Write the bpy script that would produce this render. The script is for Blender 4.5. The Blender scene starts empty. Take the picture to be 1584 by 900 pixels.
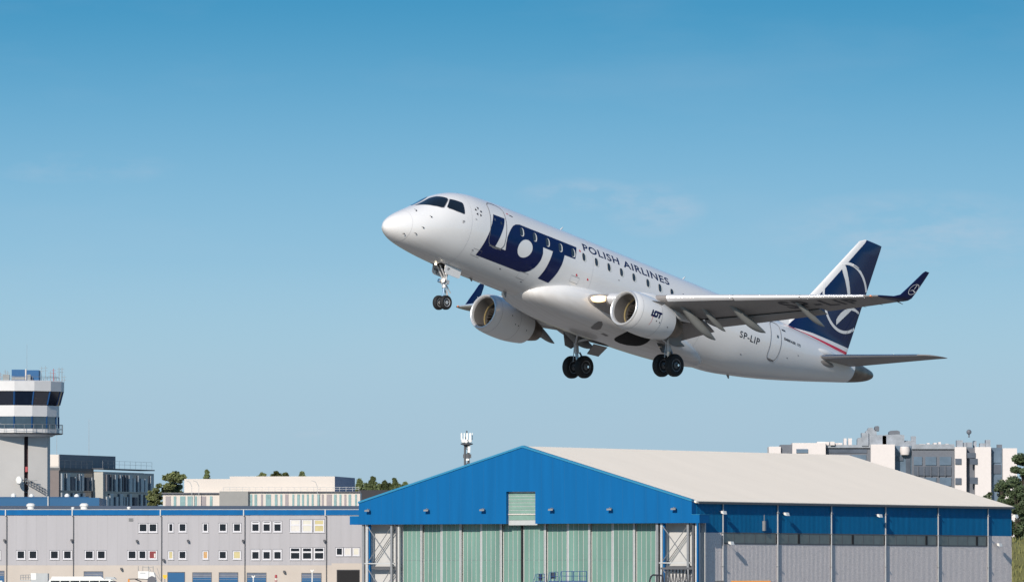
import bpy, bmesh, math, random
from mathutils import Vector, Matrix
rad = math.radians
sc = bpy.context.scene
COL = sc.collection

# ---------------------------------------------------------------- camera
FPX, PW, PH, HORIZON, CAM_H = 14000.0, 1584.0, 900.0, 920.0, 1.8
TILT = math.atan((HORIZON - PH / 2) / FPX)
cam_d = bpy.data.cameras.new('camera'); cam = bpy.data.objects.new('camera', cam_d); COL.objects.link(cam)
cam.location = (0, 0, CAM_H); cam.rotation_euler = (math.pi / 2 + TILT, 0, 0)
cam_d.sensor_width = 36; cam_d.lens = 36 * FPX / PW
cam_d.clip_start = 1; cam_d.clip_end = 60000
sc.camera = cam

# ---------------------------------------------------------------- sun and sky
SUN_AZ, SUN_EL = rad(21), rad(26.5)          # sun behind the camera, 21 degrees to the left
to_sun = Vector((-math.sin(SUN_AZ) * math.cos(SUN_EL), -math.cos(SUN_AZ) * math.cos(SUN_EL), math.sin(SUN_EL)))
sun_d = bpy.data.lights.new('sun', 'SUN'); sun = bpy.data.objects.new('sun', sun_d); COL.objects.link(sun)
sun_d.energy = 4.8; sun_d.angle = rad(0.53); sun_d.color = (1.0, 0.90, 0.79)
sun.rotation_euler = to_sun.to_track_quat('Z', 'Y').to_euler()
sun.location = (0, -50, 80)

SKY_STRENGTH = 0.10
world = bpy.data.worlds.new('World'); sc.world = world; world.use_nodes = True
nt = world.node_tree; nt.nodes.clear()
def wn(t, **k):
    n = nt.nodes.new(t)
    for a, b in k.items(): setattr(n, a, b)
    return n
tc = wn('ShaderNodeTexCoord')
# higher up a Nishita sky tinted to make its fill more neutral; the lowest degrees, seen through the long lens, pale towards the horizon
sky = wn('ShaderNodeTexSky', sky_type='NISHITA'); sky.sun_disc = False
sky.sun_elevation = SUN_EL; sky.sun_rotation = math.pi + SUN_AZ
sky.air_density = 1.0; sky.dust_density = 0.4; sky.ozone_density = 3.0
nt.links.new(tc.outputs['Generated'], sky.inputs['Vector'])
tint = wn('ShaderNodeMix', data_type='RGBA', blend_type='MULTIPLY'); tint.inputs[0].default_value = 1
nt.links.new(sky.outputs[0], tint.inputs[6]); tint.inputs[7].default_value = (.72, 1.05, 1.15, 1)
sx = wn('ShaderNodeSeparateXYZ'); nt.links.new(tc.outputs['Generated'], sx.inputs[0])
er = wn('ShaderNodeMapRange'); er.inputs[1].default_value = 0; er.inputs[2].default_value = .08
nt.links.new(sx.outputs[2], er.inputs[0])
rp = wn('ShaderNodeValToRGB'); rp.color_ramp.interpolation = 'B_SPLINE'
els = rp.color_ramp.elements
els[0].position = 0; els[0].color = (.385, .54, .66, 1); els[1].position = 1; els[1].color = (.026, .235, .475, 1)
for z, c in ((.0154, (.388, .555, .675)), (.0215, (.39, .565, .69)), (.0283, (.375, .585, .715)), (.0367, (.305, .548, .725)), (.051, (.172, .440, .665)), (.0656, (.046, .297, .535))):
    e = els.new(z / .08); e.color = c + (1,)
nt.links.new(er.outputs[0], rp.inputs[0])
sl = wn('ShaderNodeVectorMath', operation='SCALE'); sl.inputs[3].default_value = 1 / SKY_STRENGTH
nt.links.new(rp.outputs[0], sl.inputs[0])
mf = wn('ShaderNodeMapRange', interpolation_type='SMOOTHSTEP'); mf.inputs[1].default_value = .066; mf.inputs[2].default_value = .30
nt.links.new(sx.outputs[2], mf.inputs[0])
mx = wn('ShaderNodeMix', data_type='RGBA'); nt.links.new(mf.outputs[0], mx.inputs[0]); nt.links.new(sl.outputs[0], mx.inputs[6]); nt.links.new(tint.outputs[2], mx.inputs[7])
# thin cirrus
cm = wn('ShaderNodeMapping'); cm.inputs['Scale'].default_value = (26, 26, 110); nt.links.new(tc.outputs['Generated'], cm.inputs['Vector'])
cn = wn('ShaderNodeTexNoise'); cn.inputs['Scale'].default_value = 1.0; cn.inputs['Detail'].default_value = 7; cn.inputs['Roughness'].default_value = .55
nt.links.new(cm.outputs[0], cn.inputs['Vector'])
cr = wn('ShaderNodeMapRange'); cr.inputs[1].default_value = .52; cr.inputs[2].default_value = .85; cr.inputs[3].default_value = 0; cr.inputs[4].default_value = .10
nt.links.new(cn.outputs['Fac'], cr.inputs[0])
# a few torn wisps low in the sky
def wm(op, a_, b_=None):
    n = wn('ShaderNodeMath', operation=op)
    for i, v in enumerate((a_, b_)):
        if v is None: continue
        if isinstance(v, (int, float)): n.inputs[i].default_value = v
        else: nt.links.new(v, n.inputs[i])
    return n.outputs[0]
wf = None
wmap = wn('ShaderNodeMapping'); wmap.inputs['Scale'].default_value = (120, 120, 330); nt.links.new(tc.outputs['Generated'], wmap.inputs['Vector'])
wnz = wn('ShaderNodeTexNoise'); wnz.inputs['Scale'].default_value = 1.0; wnz.inputs['Detail'].default_value = 8; wnz.inputs['Roughness'].default_value = .6; nt.links.new(wmap.outputs[0], wnz.inputs['Vector'])
for ax, ez, rx, rz_, k in ((.0075, .0441, .0075, .0021, .62), (.0158, .0425, .0062, .0034, .62), (.0450, .0400, .0190, .0050, .5), (-.0215, .0177, .0030, .0006, -.35), (-.0470, .047, .012, .002, .3)):
    d = wm('ADD', wm('POWER', wm('DIVIDE', wm('SUBTRACT', sx.outputs[0], ax), rx), 2.0), wm('POWER', wm('DIVIDE', wm('SUBTRACT', sx.outputs[2], ez), rz_), 2.0))
    m_ = wm('MULTIPLY', wm('MAXIMUM', wm('SUBTRACT', 1.0, d), 0.0), wm('MULTIPLY', wm('GREATER_THAN', sx.outputs[1], 0.0), abs(k) * .62))
    wf = m_ if wf is None else wm('ADD', wf, m_)
wf = wm('MULTIPLY', wf, wm('MINIMUM', wm('MAXIMUM', wm('MULTIPLY', wm('SUBTRACT', wnz.outputs['Fac'], .40), 4.5), 0.0), 1.4))
cfac = wm('MINIMUM', wm('ADD', cr.outputs[0], wf), .6)
cx = wn('ShaderNodeMix', data_type='RGBA'); nt.links.new(cfac, cx.inputs[0]); nt.links.new(mx.outputs[2], cx.inputs[6]); cx.inputs[7].default_value = (5.2, 6.0, 7.1, 1)
bg = wn('ShaderNodeBackground'); bg.inputs['Strength'].default_value = SKY_STRENGTH
nt.links.new(cx.outputs[2], bg.inputs['Color'])
wo = wn('ShaderNodeOutputWorld'); nt.links.new(bg.outputs[0], wo.inputs[0])
sc.view_settings.view_transform = 'Standard'; sc.view_settings.look = 'None'
sc.view_settings.exposure = 0; sc.view_settings.gamma = 1

# ---------------------------------------------------------------- helpers
def px2w(px, py, D):
    """point at forward distance D (metres) that the photograph shows at pixel px, py"""
    u, v = (px - PW / 2) / FPX, (py - PH / 2) / FPX
    c, s = math.cos(TILT), math.sin(TILT)
    dx, dy, dz = u, c + s * v, s - c * v
    t = D / dy
    return Vector((dx * t, D, CAM_H + dz * t))

def tag(o, label=None, cat=None, group=None, kind=None):
    if label: o['label'] = label
    if cat: o['category'] = cat
    if group: o['group'] = group
    if kind: o['kind'] = kind
    return o

def empty(name, loc=(0, 0, 0), rz=0, label=None, cat=None, group=None):
    o = bpy.data.objects.new(name, None); COL.objects.link(o)
    o.location = loc; o.rotation_euler = (0, 0, rz); o.empty_display_size = 1
    return tag(o, label, cat, group)

class MB:
    def __init__(s): s.v = []; s.f = []; s.m = []; s.mi = 0
    def add(s, vs, fs):
        b = len(s.v); s.v += [tuple(p) for p in vs]
        s.f += [tuple(b + i for i in f) for f in fs]; s.m += [s.mi] * len(fs); return s
    def box(s, x0, x1, y0, y1, z0, z1):
        return s.add([(x0, y0, z0), (x1, y0, z0), (x1, y1, z0), (x0, y1, z0), (x0, y0, z1), (x1, y0, z1), (x1, y1, z1), (x0, y1, z1)],
                     [(0, 3, 2, 1), (4, 5, 6, 7), (0, 1, 5, 4), (1, 2, 6, 5), (2, 3, 7, 6), (3, 0, 4, 7)])
    def tube(s, p0, p1, r0, r1=None, n=8, caps=True):
        p0, p1 = Vector(p0), Vector(p1); r1 = r0 if r1 is None else r1
        d = (p1 - p0); q = d.to_track_quat('Z', 'Y')
        vs = []
        for p, r in ((p0, r0), (p1, r1)):
            for i in range(n):
                a = 2 * math.pi * i / n; vs.append(p + q @ Vector((r * math.cos(a), r * math.sin(a), 0)))
        fs = [(i, (i + 1) % n, n + (i + 1) % n, n + i) for i in range(n)]
        if caps: fs += [tuple(range(n - 1, -1, -1)), tuple(range(n, 2 * n))]
        return s.add(vs, fs)
    def bar(s, p0, p1, w, h=None):
        return s.tube(p0, p1, w * .7071, None, 4)
    def prism(s, pts, lo, hi, axis='y'):
        """polygon pts (a, b) swept from lo to hi along axis"""
        n = len(pts)
        def P(a, b, c): return {'y': (a, c, b), 'x': (c, a, b), 'z': (a, b, c)}[axis]
        vs = [P(a, b, lo) for a, b in pts] + [P(a, b, hi) for a, b in pts]
        fs = [tuple(range(n)), tuple(range(2 * n - 1, n - 1, -1))] + [(i, n + i, n + (i + 1) % n, (i + 1) % n) for i in range(n)]
        return s.add(vs, fs)
    def loft(s, rings, cap0=True, cap1=True, closed=True):
        n = len(rings[0]); vs = [p for r in rings for p in r]; fs = []
        for k in range(len(rings) - 1):
            for i in range(n if closed else n - 1):
                j = (i + 1) % n; fs.append((k * n + i, k * n + j, (k + 1) * n + j, (k + 1) * n + i))
        if cap0: fs.append(tuple(range(n - 1, -1, -1)))
        if cap1: fs.append(tuple(range((len(rings) - 1) * n, len(rings) * n)))
        return s.add(vs, fs)
    def lathe_x(s, prof, cy, cz, n=40, y=0):
        rings = [[(x, cy + r * math.cos(2 * math.pi * i / n), cz + r * math.sin(2 * math.pi * i / n)) for i in range(n)] for x, r in prof]
        return s.loft(rings, False, False)
    def lathe_y(s, prof, cx, cz, n=28):
        rings = [[(cx + r * math.cos(2 * math.pi * i / n), y, cz + r * math.sin(2 * math.pi * i / n)) for i in range(n)] for y, r in prof]
        return s.loft(rings, True, True)
    def lathe_z(s, prof, cx, cy, n=16, rot=0):
        rings = [[(cx + r * math.cos(2 * math.pi * i / n + rot), cy + r * math.sin(2 * math.pi * i / n + rot), z) for i in range(n)] for z, r in prof]
        return s.loft(rings, True, True)
    def mirror_y(s):
        s.v = [(x, -y, z) for x, y, z in s.v]; s.f = [tuple(reversed(f)) for f in s.f]; return s
    def build(s, name, mats, parent=None, smooth=None):
        me = bpy.data.meshes.new(name); me.from_pydata(s.v, [], s.f)
        if not isinstance(mats, (list, tuple)): mats = [mats]
        for m in mats: me.materials.append(m)
        if len(mats) > 1: me.polygons.foreach_set('material_index', s.m)
        bm = bmesh.new(); bm.from_mesh(me); bmesh.ops.recalc_face_normals(bm, faces=bm.faces); bm.to_mesh(me); bm.free()
        if smooth:
            me.polygons.foreach_set('use_smooth', [True] * len(me.polygons))
            me.set_sharp_from_angle(angle=rad(smooth))
        me.update()
        o = bpy.data.objects.new(name, me); COL.objects.link(o); o.parent = parent
        return o

def copy_tree(o, parent=None):
    c = o.copy(); COL.objects.link(c); c.parent = parent
    for ch in o.children: copy_tree(ch, c)
    return c

# ---------------------------------------------------------------- materials
MATS = {}
def material(name, col, rough=.5, metal=0., var=.06, vscale=1.5, bump=0., bscale=20., coat=0., emit=None, estr=0, spec=.5, stretch=(1, 1, 1)):
    if name in MATS: return MATS[name]
    m = bpy.data.materials.new(name); m.use_nodes = True; t = m.node_tree; b = t.nodes['Principled BSDF']
    b.inputs['Roughness'].default_value = rough; b.inputs['Metallic'].default_value = metal
    b.inputs['Coat Weight'].default_value = coat; b.inputs['Coat Roughness'].default_value = .08
    b.inputs['Specular IOR Level'].default_value = spec
    b.inputs['Base Color'].default_value = tuple(col) + (1,)
    if var:
        tcn = t.nodes.new('ShaderNodeTexCoord'); mpn = t.nodes.new('ShaderNodeMapping'); mpn.inputs['Scale'].default_value = stretch
        no = t.nodes.new('ShaderNodeTexNoise'); no.inputs['Scale'].default_value = vscale; no.inputs['Detail'].default_value = 5
        t.links.new(tcn.outputs['Object'], mpn.inputs[0]); t.links.new(mpn.outputs[0], no.inputs['Vector'])
        mr = t.nodes.new('ShaderNodeMapRange'); mr.inputs[1].default_value = .25; mr.inputs[2].default_value = .75; mr.inputs[3].default_value = 1 - var; mr.inputs[4].default_value = 1 + var
        t.links.new(no.outputs['Fac'], mr.inputs[0])
        mu = t.nodes.new('ShaderNodeVectorMath'); mu.operation = 'SCALE'; mu.inputs[0].default_value = tuple(col)
        t.links.new(mr.outputs[0], mu.inputs[3]); t.links.new(mu.outputs[0], b.inputs['Base Color'])
        if bump:
            n2 = t.nodes.new('ShaderNodeTexNoise'); n2.inputs['Scale'].default_value = bscale; n2.inputs['Detail'].default_value = 4
            t.links.new(mpn.outputs[0], n2.inputs['Vector'])
            bp = t.nodes.new('ShaderNodeBump'); bp.inputs['Strength'].default_value = bump; bp.inputs['Distance'].default_value = .05
            t.links.new(n2.outputs['Fac'], bp.inputs['Height']); t.links.new(bp.outputs[0], b.inputs['Normal'])
    if emit:
        b.inputs['Emission Color'].default_value = tuple(emit) + (1,); b.inputs['Emission Strength'].default_value = estr
    MATS[name] = m
    return m

class NG:
    """tiny helper for math on shader sockets"""
    def __init__(s, m): s.t = m.node_tree
    def op(s, o, a, b=None, c=None):
        n = s.t.nodes.new('ShaderNodeMath'); n.operation = o
        for i, x in enumerate((a, b, c)):
            if x is None: continue
            if isinstance(x, (int, float)): n.inputs[i].default_value = x
            else: s.t.links.new(x, n.inputs[i])
        return n.outputs[0]
    def mix(s, f, a, b):
        n = s.t.nodes.new('ShaderNodeMix'); n.data_type = 'RGBA'
        s.t.links.new(f, n.inputs[0])
        for i, x in ((6, a), (7, b)):
            if isinstance(x, tuple): n.inputs[i].default_value = x + (1,)
            else: s.t.links.new(x, n.inputs[i])
        return n.outputs[2]
    def line(s, x, pts):
        """piecewise linear function of socket x through pts"""
        r = None
        for (x0, y0), (x1, y1) in zip(pts, pts[1:]):
            n = s.t.nodes.new('ShaderNodeMapRange'); n.inputs[1].default_value = x0; n.inputs[2].default_value = x1
            n.inputs[3].default_value = 0; n.inputs[4].default_value = y1 - y0
            s.t.links.new(x, n.inputs[0]); r = n.outputs[0] if r is None else s.op('ADD', r, n.outputs[0])
        return s.op('ADD', r, pts[0][1])

# ---------------------------------------------------------------- the airliner
# aircraft frame: x aft from the nose, y starboard, z up; origin on the fuselage axis
AX, PORT, UP = Vector((.66698, .70451, -.24249)), Vector((.72555, -.68816, -.00365)), Vector((.16944, .17351, .97015))
plane = empty('airliner', label='white twin-engine passenger jet with a navy tail, climbing with its wheels down', cat='airplane')
plane.matrix_world = Matrix(((AX.x, -PORT.x, UP.x, -5.204), (AX.y, -PORT.y, UP.y, 372.650), (AX.z, -PORT.z, UP.z, 17.941), (0, 0, 0, 1)))

WHITE, NAVY, RED = (.75, .75, .75), (.0012, .0075, .060), (.60, .012, .04)
m_navy = material('navy_paint', NAVY, .25, coat=.15, var=.12, spec=.35)
m_white = material('white_paint', WHITE, .24, coat=.35, var=.03, vscale=.8)
m_wing = material('wing_grey_paint', (.265, .25, .245), .45, var=.06, vscale=1.2, stretch=(1, .3, 1))
m_canoe = material('fairing_grey_paint', (.215, .222, .218), .5, var=.12)
m_metal = material('polished_metal', (.74, .74, .75), .24, 1, var=.05)
m_dmetal = material('dull_metal', (.32, .32, .33), .42, .85, var=.15, vscale=6)
m_burnt = material('heat_stained_metal', (.22, .185, .155), .42, .8, var=.3, vscale=3)
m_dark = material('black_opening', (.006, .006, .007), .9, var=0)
m_rubber = material('tyre_rubber', (.012, .012, .013), .75, var=.2, vscale=9)
m_glass = material('cockpit_glass', (.008, .012, .018), .05, var=.1, coat=1)
m_pane = material('cabin_pane', (.03, .04, .05), .1, var=.1, coat=.5)
m_reveal = material('window_reveal', (.72, .71, .66), .4, var=0)
m_slat = material('slat_paint', (.70, .70, .71), .22, .35, var=.03)
m_lip = material('intake_lip_metal', (.74, .74, .74), .30, .6, var=.05)
m_rimd = material('main_wheel_rim', (.16, .16, .165), .45, .4, var=.15, vscale=8)
m_seam = material('panel_seam', (.18, .18, .20), .6, var=0)
m_letter = material('black_lettering', (.02, .02, .03), .4, var=0)
m_duct = material('intake_liner', (.20, .19, .185), .45, .4, var=.08)
m_fan = material('fan_blade_titanium', (.16, .15, .14), .35, .9, var=.1)
m_strut = material('gear_leg_paint', (.55, .55, .56), .35, .2, var=.1, vscale=8)
m_piston = material('chrome_piston', (.8, .8, .8), .12, 1, var=0)
m_rim = material('wheel_rim', (.60, .60, .60), .35, .4, var=.1, vscale=8)
m_lamp_lit = material('lit_landing_lamp', (.9, .85, .7), .2, var=0, emit=(1, .88, .66), estr=4)
m_lamp_warm = material('lit_wing_lamp', (.9, .8, .6), .2, var=0, emit=(1, .64, .26), estr=2.2)
m_redpaint = material('red_marking', RED, .4, var=0)
m_wheelgrey = material('belly_grey_panel', (.20, .19, .19), .5, var=.1)

# fuselage paint: white, navy over the spine at the tail, a red line below it, grime and painted shade on the belly
def livery(name, fin=False):
    m = material(name, WHITE, .24, coat=.35, var=.025, vscale=.8); g = NG(m); b = m.node_tree.nodes['Principled BSDF']
    base = b.inputs['Base Color'].links[0].from_socket
    tcn = m.node_tree.nodes.new('ShaderNodeTexCoord'); sp = m.node_tree.nodes.new('ShaderNodeSeparateXYZ')
    m.node_tree.links.new(tcn.outputs['Object'], sp.inputs[0]); x, z = sp.outputs[0], sp.outputs[2]
    if not fin:     # grime streaks that also paint shade along the underside
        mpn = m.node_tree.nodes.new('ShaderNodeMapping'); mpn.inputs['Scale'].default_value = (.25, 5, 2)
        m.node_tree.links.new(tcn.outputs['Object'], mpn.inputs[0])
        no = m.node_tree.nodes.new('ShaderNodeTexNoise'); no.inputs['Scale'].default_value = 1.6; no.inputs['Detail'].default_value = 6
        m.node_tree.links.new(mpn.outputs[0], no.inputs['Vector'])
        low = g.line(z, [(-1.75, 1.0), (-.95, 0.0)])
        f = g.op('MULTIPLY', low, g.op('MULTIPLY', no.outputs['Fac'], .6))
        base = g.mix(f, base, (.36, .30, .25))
    navy_edge = g.line(x, [(23.5, 1.44), (24.6, 1.54), (26.6, 1.69), (29.3, 1.72)])
    red_edge = g.line(x, [(24.2, 1.42), (26.0, 1.51), (29.3, 1.47)])
    red = g.op('MULTIPLY', g.op('LESS_THAN', g.op('ABSOLUTE', g.op('SUBTRACT', z, red_edge)), g.line(x, [(24.2, .01), (25.2, .055), (29.3, .065)])), g.op('GREATER_THAN', x, 24.2))
    navy = g.op('MULTIPLY', g.op('GREATER_THAN', z, navy_edge), g.op('GREATER_THAN', x, 23.5))
    if fin:
        le = g.line(z, [(1.0, 24.4), (3.17, 26.17), (6.52, 28.92), (7.5, 29.72)])
        navy = g.op('MULTIPLY', navy, g.op('GREATER_THAN', g.op('SUBTRACT', x, le), g.line(z, [(1.7, .18), (3.0, .36), (6.5, .30)])))
    c = g.mix(navy, base, NAVY); c = g.mix(red, c, RED)
    m.node_tree.links.new(c, b.inputs['Base Color'])
    return m
m_body = livery('fuselage_paint'); m_fin = livery('fin_paint', True)

ST = [(0.15, -0.90, -0.90, 0.0), (0.17, -0.79, -0.99, 0.10), (0.20, -0.72, -1.05, 0.17), (0.35, -0.53, -1.18, 0.36), (0.60, -0.31, -1.30, 0.56), (1.00, -0.03, -1.41, 0.79),
      (1.50, 0.28, -1.485, 1.01), (2.00, 0.61, -1.54, 1.165), (2.50, 0.98, -1.585, 1.285), (3.00, 1.25, -1.615, 1.375), (3.60, 1.46, -1.64, 1.45),
      (4.30, 1.59, -1.65, 1.495), (5.20, 1.655, -1.65, 1.515), (6.20, 1.69, -1.65, 1.52), (12.0, 1.72, -1.65, 1.52), (18.8, 1.735, -1.68, 1.52),
      (20.5, 1.72, -1.62, 1.50), (22.5, 1.69, -1.34, 1.41), (24.5, 1.64, -0.95, 1.23), (26.5, 1.55, -0.49, 0.97), (28.5, 1.41, 0.0, 0.66),
      (29.83, 1.27, 0.34, 0.45), (30.5, 1.20, 0.55, 0.35), (30.95, 1.13, 0.76, 0.20), (31.06, 1.05, 0.86, .10), (31.08, 0.97, 0.95, 0.01)]
def pchip(xs, ys):
    n = len(xs); h = [xs[i + 1] - xs[i] for i in range(n - 1)]; d = [(ys[i + 1] - ys[i]) / h[i] for i in range(n - 1)]; m = [0] * n
    for i in range(1, n - 1):
        if d[i - 1] * d[i] > 0:
            w1, w2 = 2 * h[i] + h[i - 1], h[i] + 2 * h[i - 1]; m[i] = (w1 + w2) / (w1 / d[i - 1] + w2 / d[i])
    m[0] = d[0]; m[-1] = d[-1]
    def f(x):
        x = min(max(x, xs[0]), xs[-1]); i = 0
        while i < n - 2 and x > xs[i + 1]: i += 1
        t = (x - xs[i]) / h[i]
        return (2*t**3-3*t**2+1)*ys[i] + (t**3-2*t**2+t)*h[i]*m[i] + (-2*t**3+3*t**2)*ys[i+1] + (t**3-t**2)*h[i]*m[i+1]
    return f
_x = [s[0] for s in ST]; f_top, f_bot, f_wid = (pchip(_x, [s[k] for s in ST]) for k in (1, 2, 3))
def hull(x, a, off=0.):
    """point on the fuselage at station x, angle a (0 port, 90 degrees crown), lifted by off"""
    zt, zb, w = f_top(x), f_bot(x), f_wid(x); zc, h = (zt + zb) / 2, (zt - zb) / 2
    y, z = -w * math.cos(a), h * math.sin(a)
    if off:
        n = Vector((0, y / max(w * w, 1e-4), z / max(h * h, 1e-4))); n.normalize(); y += n.y * off; z += n.z * off
    return Vector((x, y, zc + z))
def hull_xz(x, z, off=.006, side=1):
    zt, zb = f_top(x), f_bot(x); zc, h = (zt + zb) / 2, (zt - zb) / 2
    p = hull(x, math.asin(max(-1, min(1, (z - zc) / h))), off); p.y *= side
    return p

b = MB(); N = 96
xs = [.15, .155, .165, .18, .20, .24, .29, .35, .43, .52, .62, .75] + [.9 + .17 * i for i in range(24)] + [4.98 + .5 * i for i in range(28)] + [18.98 + .28 * i for i in range(37)] + [29.38]
b.loft([[hull(x, 2 * math.pi * i / N) for i in range(N)] for x in xs], True, True)
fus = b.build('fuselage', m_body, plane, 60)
b = MB(); xs = [29.38, 29.55, 29.7, 29.85, 30.1, 30.3, 30.5, 30.7, 30.85, 30.95, 31.02, 31.06, 31.08]
b.loft([[hull(x, 2 * math.pi * i / 48, -.004) for i in range(48)] for x in xs], True, True)
b.build('tail_cone', m_burnt, plane, 60)

# --- decals that follow a curved surface
def flat_mesh(polys=None, text=None, space=1.0, weight=0):
    if text:
        cu = bpy.data.curves.new('tmp', 'FONT'); cu.body = text; cu.space_character = space; cu.resolution_u = 3; cu.offset = weight
    else:
        cu = bpy.data.curves.new('tmp', 'CURVE'); cu.dimensions = '2D'; cu.fill_mode = 'BOTH'
        for p in polys:
            s = cu.splines.new('POLY'); s.points.add(len(p) - 1); s.use_cyclic_u = True
            for q, (u, v) in zip(s.points, p): q.co = (u, v, 0, 1)
    o = bpy.data.objects.new('tmp', cu); COL.objects.link(o)
    me = bpy.data.meshes.new_from_object(o.evaluated_get(bpy.context.evaluated_depsgraph_get()))
    bpy.data.objects.remove(o); bpy.data.curves.remove(cu)
    return me
def decal(name, mapper, mat, parent, polys=None, text=None, rect=None, step=(.3, .12), shear=0, space=1., label=None, weight=0):
    me = flat_mesh(polys, text, space, weight); bm = bmesh.new(); bm.from_mesh(me); bpy.data.meshes.remove(me)
    if rect:
        us = [v.co.x for v in bm.verts]; vs = [v.co.y for v in bm.verts]
        u0, u1, v0, v1 = min(us), max(us), min(vs), max(vs); x0, x1, z0, z1 = rect
        for v in bm.verts:
            a, c = (v.co.x - u0) / (u1 - u0), (v.co.y - v0) / (v1 - v0)
            v.co = (x0 + (x1 - x0) * a + shear * c * (z1 - z0), z0 + (z1 - z0) * c, 0)
    for ax, st in ((0, step[0]), (1, step[1])):
        lo = min(v.co[ax] for v in bm.verts); hi = max(v.co[ax] for v in bm.verts); k = math.floor(lo / st) + 1
        while k * st < hi:
            co = Vector((0, 0, 0)); co[ax] = k * st; no = Vector((0, 0, 0)); no[ax] = 1
            bmesh.ops.bisect_plane(bm, geom=bm.verts[:] + bm.edges[:] + bm.faces[:], dist=1e-5, plane_co=co, plane_no=no); k += 1
    bmesh.ops.triangulate(bm, faces=bm.faces[:])
    for v in bm.verts: v.co = mapper(v.co.x, v.co.y)
    me = bpy.data.meshes.new(name); bm.to_mesh(me); bm.free(); me.materials.append(mat)
    me.polygons.foreach_set('use_smooth', [True] * len(me.polygons))
    o = bpy.data.objects.new(name, me); COL.objects.link(o); o.parent = parent
    if label: o['label'] = label
    return o
def ell(cx, cz, rx, rz, n=24, p=2.0):
    r = []
    for i in range(n):
        a = 2 * math.pi * i / n; c, s = math.cos(a), math.sin(a)
        r.append((cx + rx * math.copysign(abs(c) ** (2 / p), c), cz + rz * math.copysign(abs(s) ** (2 / p), s)))
    return r
def stroke(pts, w, closed=False):
    """thin polygons along a polyline, for seams"""
    out = []; n = len(pts)
    L, Rr = [], []
    for i in range(n):
        a = Vector(pts[(i - 1) % n] if (closed or i) else pts[0]); c = Vector(pts[(i + 1) % n] if (closed or i < n - 1) else pts[-1])
        d = (c - a).normalized(); nn = Vector((-d.y, d.x)) * w / 2; p = Vector(pts[i])
        L.append(tuple(p + nn)); Rr.append(tuple(p - nn))
    return [L, Rr] if closed else [L + Rr[::-1]]
def smooth_closed(pts, k=1):
    for _ in range(k):
        q = []
        for i in range(len(pts)):
            a, b2 = pts[i], pts[(i + 1) % len(pts)]
            q += [(a[0] * .75 + b2[0] * .25, a[1] * .75 + b2[1] * .25), (a[0] * .25 + b2[0] * .75, a[1] * .25 + b2[1] * .75)]
        pts = q
    return pts

port = lambda u, v: hull_xz(u, v, .006)
port2 = lambda u, v: hull_xz(u, v, .010)
LOT = [(5.01, .89), (5.70, .90), (5.60, .56), (5.44, .13), (5.26, -.42), (5.90, -.42), (5.83, -.15), (5.83, .13), (5.90, .32), (6.02, .53), (6.17, .71), (6.36, .83), (6.61, .90),
       (10.20, .92), (10.05, .36), (9.38, .35), (9.30, -.06), (9.17, -.48), (8.97, -.96), (8.30, -.95), (8.43, -.56), (8.55, -.09), (8.65, .31), (8.03, .31), (8.07, .04), (8.03, -.23),
       (7.95, -.43), (7.84, -.62), (7.68, -.79), (7.46, -.92), (7.11, -.98), (4.48, -1.0), (4.57, -.59), (4.68, -.17), (4.81, .26), (4.91, .59)]
LOT_HOLE = [(6.98 + .42 * math.cos(t) + .10 * math.sin(t), -.04 + .40 * math.sin(t)) for t in [2 * math.pi * i / 40 for i in range(40)]]
decal('airline_lettering', port, m_navy, fus, polys=[LOT, LOT_HOLE], step=(.25, .08), label='large navy airline letters behind the front door')
decal('airline_lettering', port, m_navy, fus, text='POLISH AIRLINES', rect=(10.66, 16.18, .91, 1.24), space=1.12, weight=.022, step=(.4, .06), shear=.12, label='navy airline wording above the cabin windows')
decal('registration_lettering', port, m_letter, fus, text='SP-LIP', rect=(20.76, 22.12, -.10, .19), space=1.15, weight=.015, step=(.4, .06), label='black registration letters ahead of the rear door')
decal('type_lettering', port, m_letter, fus, text='EMBRAER 175', rect=(23.8, 25.02, .60, .72), weight=.03, step=(.4, .08))
decal('short_lettering', port, m_letter, fus, text='IP', rect=(3.22, 3.34, .01, .13), step=(.3, .08))
for k in range(5):
    a = rad(90 + 72 * k); cxs, czs = 4.13 + .15 * math.cos(a), .75 + .15 * math.sin(a)
    tri = [(cxs + .075 * math.cos(a + t), czs + .075 * math.sin(a + t)) for t in (math.pi, math.pi - 2.2, math.pi + 2.2)]
    decal('star_emblem', port, m_letter, fus, polys=[tri], step=(.3, .1))
decal('flag_emblem', port, m_redpaint, fus, polys=[[(5.95, 1.17), (6.08, 1.17), (6.08, 1.21), (5.95, 1.21)]])
decal('flag_emblem', port, m_letter, fus, polys=[[(6.12, 1.14), (6.32, 1.12), (6.32, 1.17), (6.12, 1.19)]])
decal('flag_emblem', port, m_letter, fus, polys=[[(23.72, 1.0), (23.98, 1.0), (23.98, 1.07), (23.72, 1.07)]])
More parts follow.
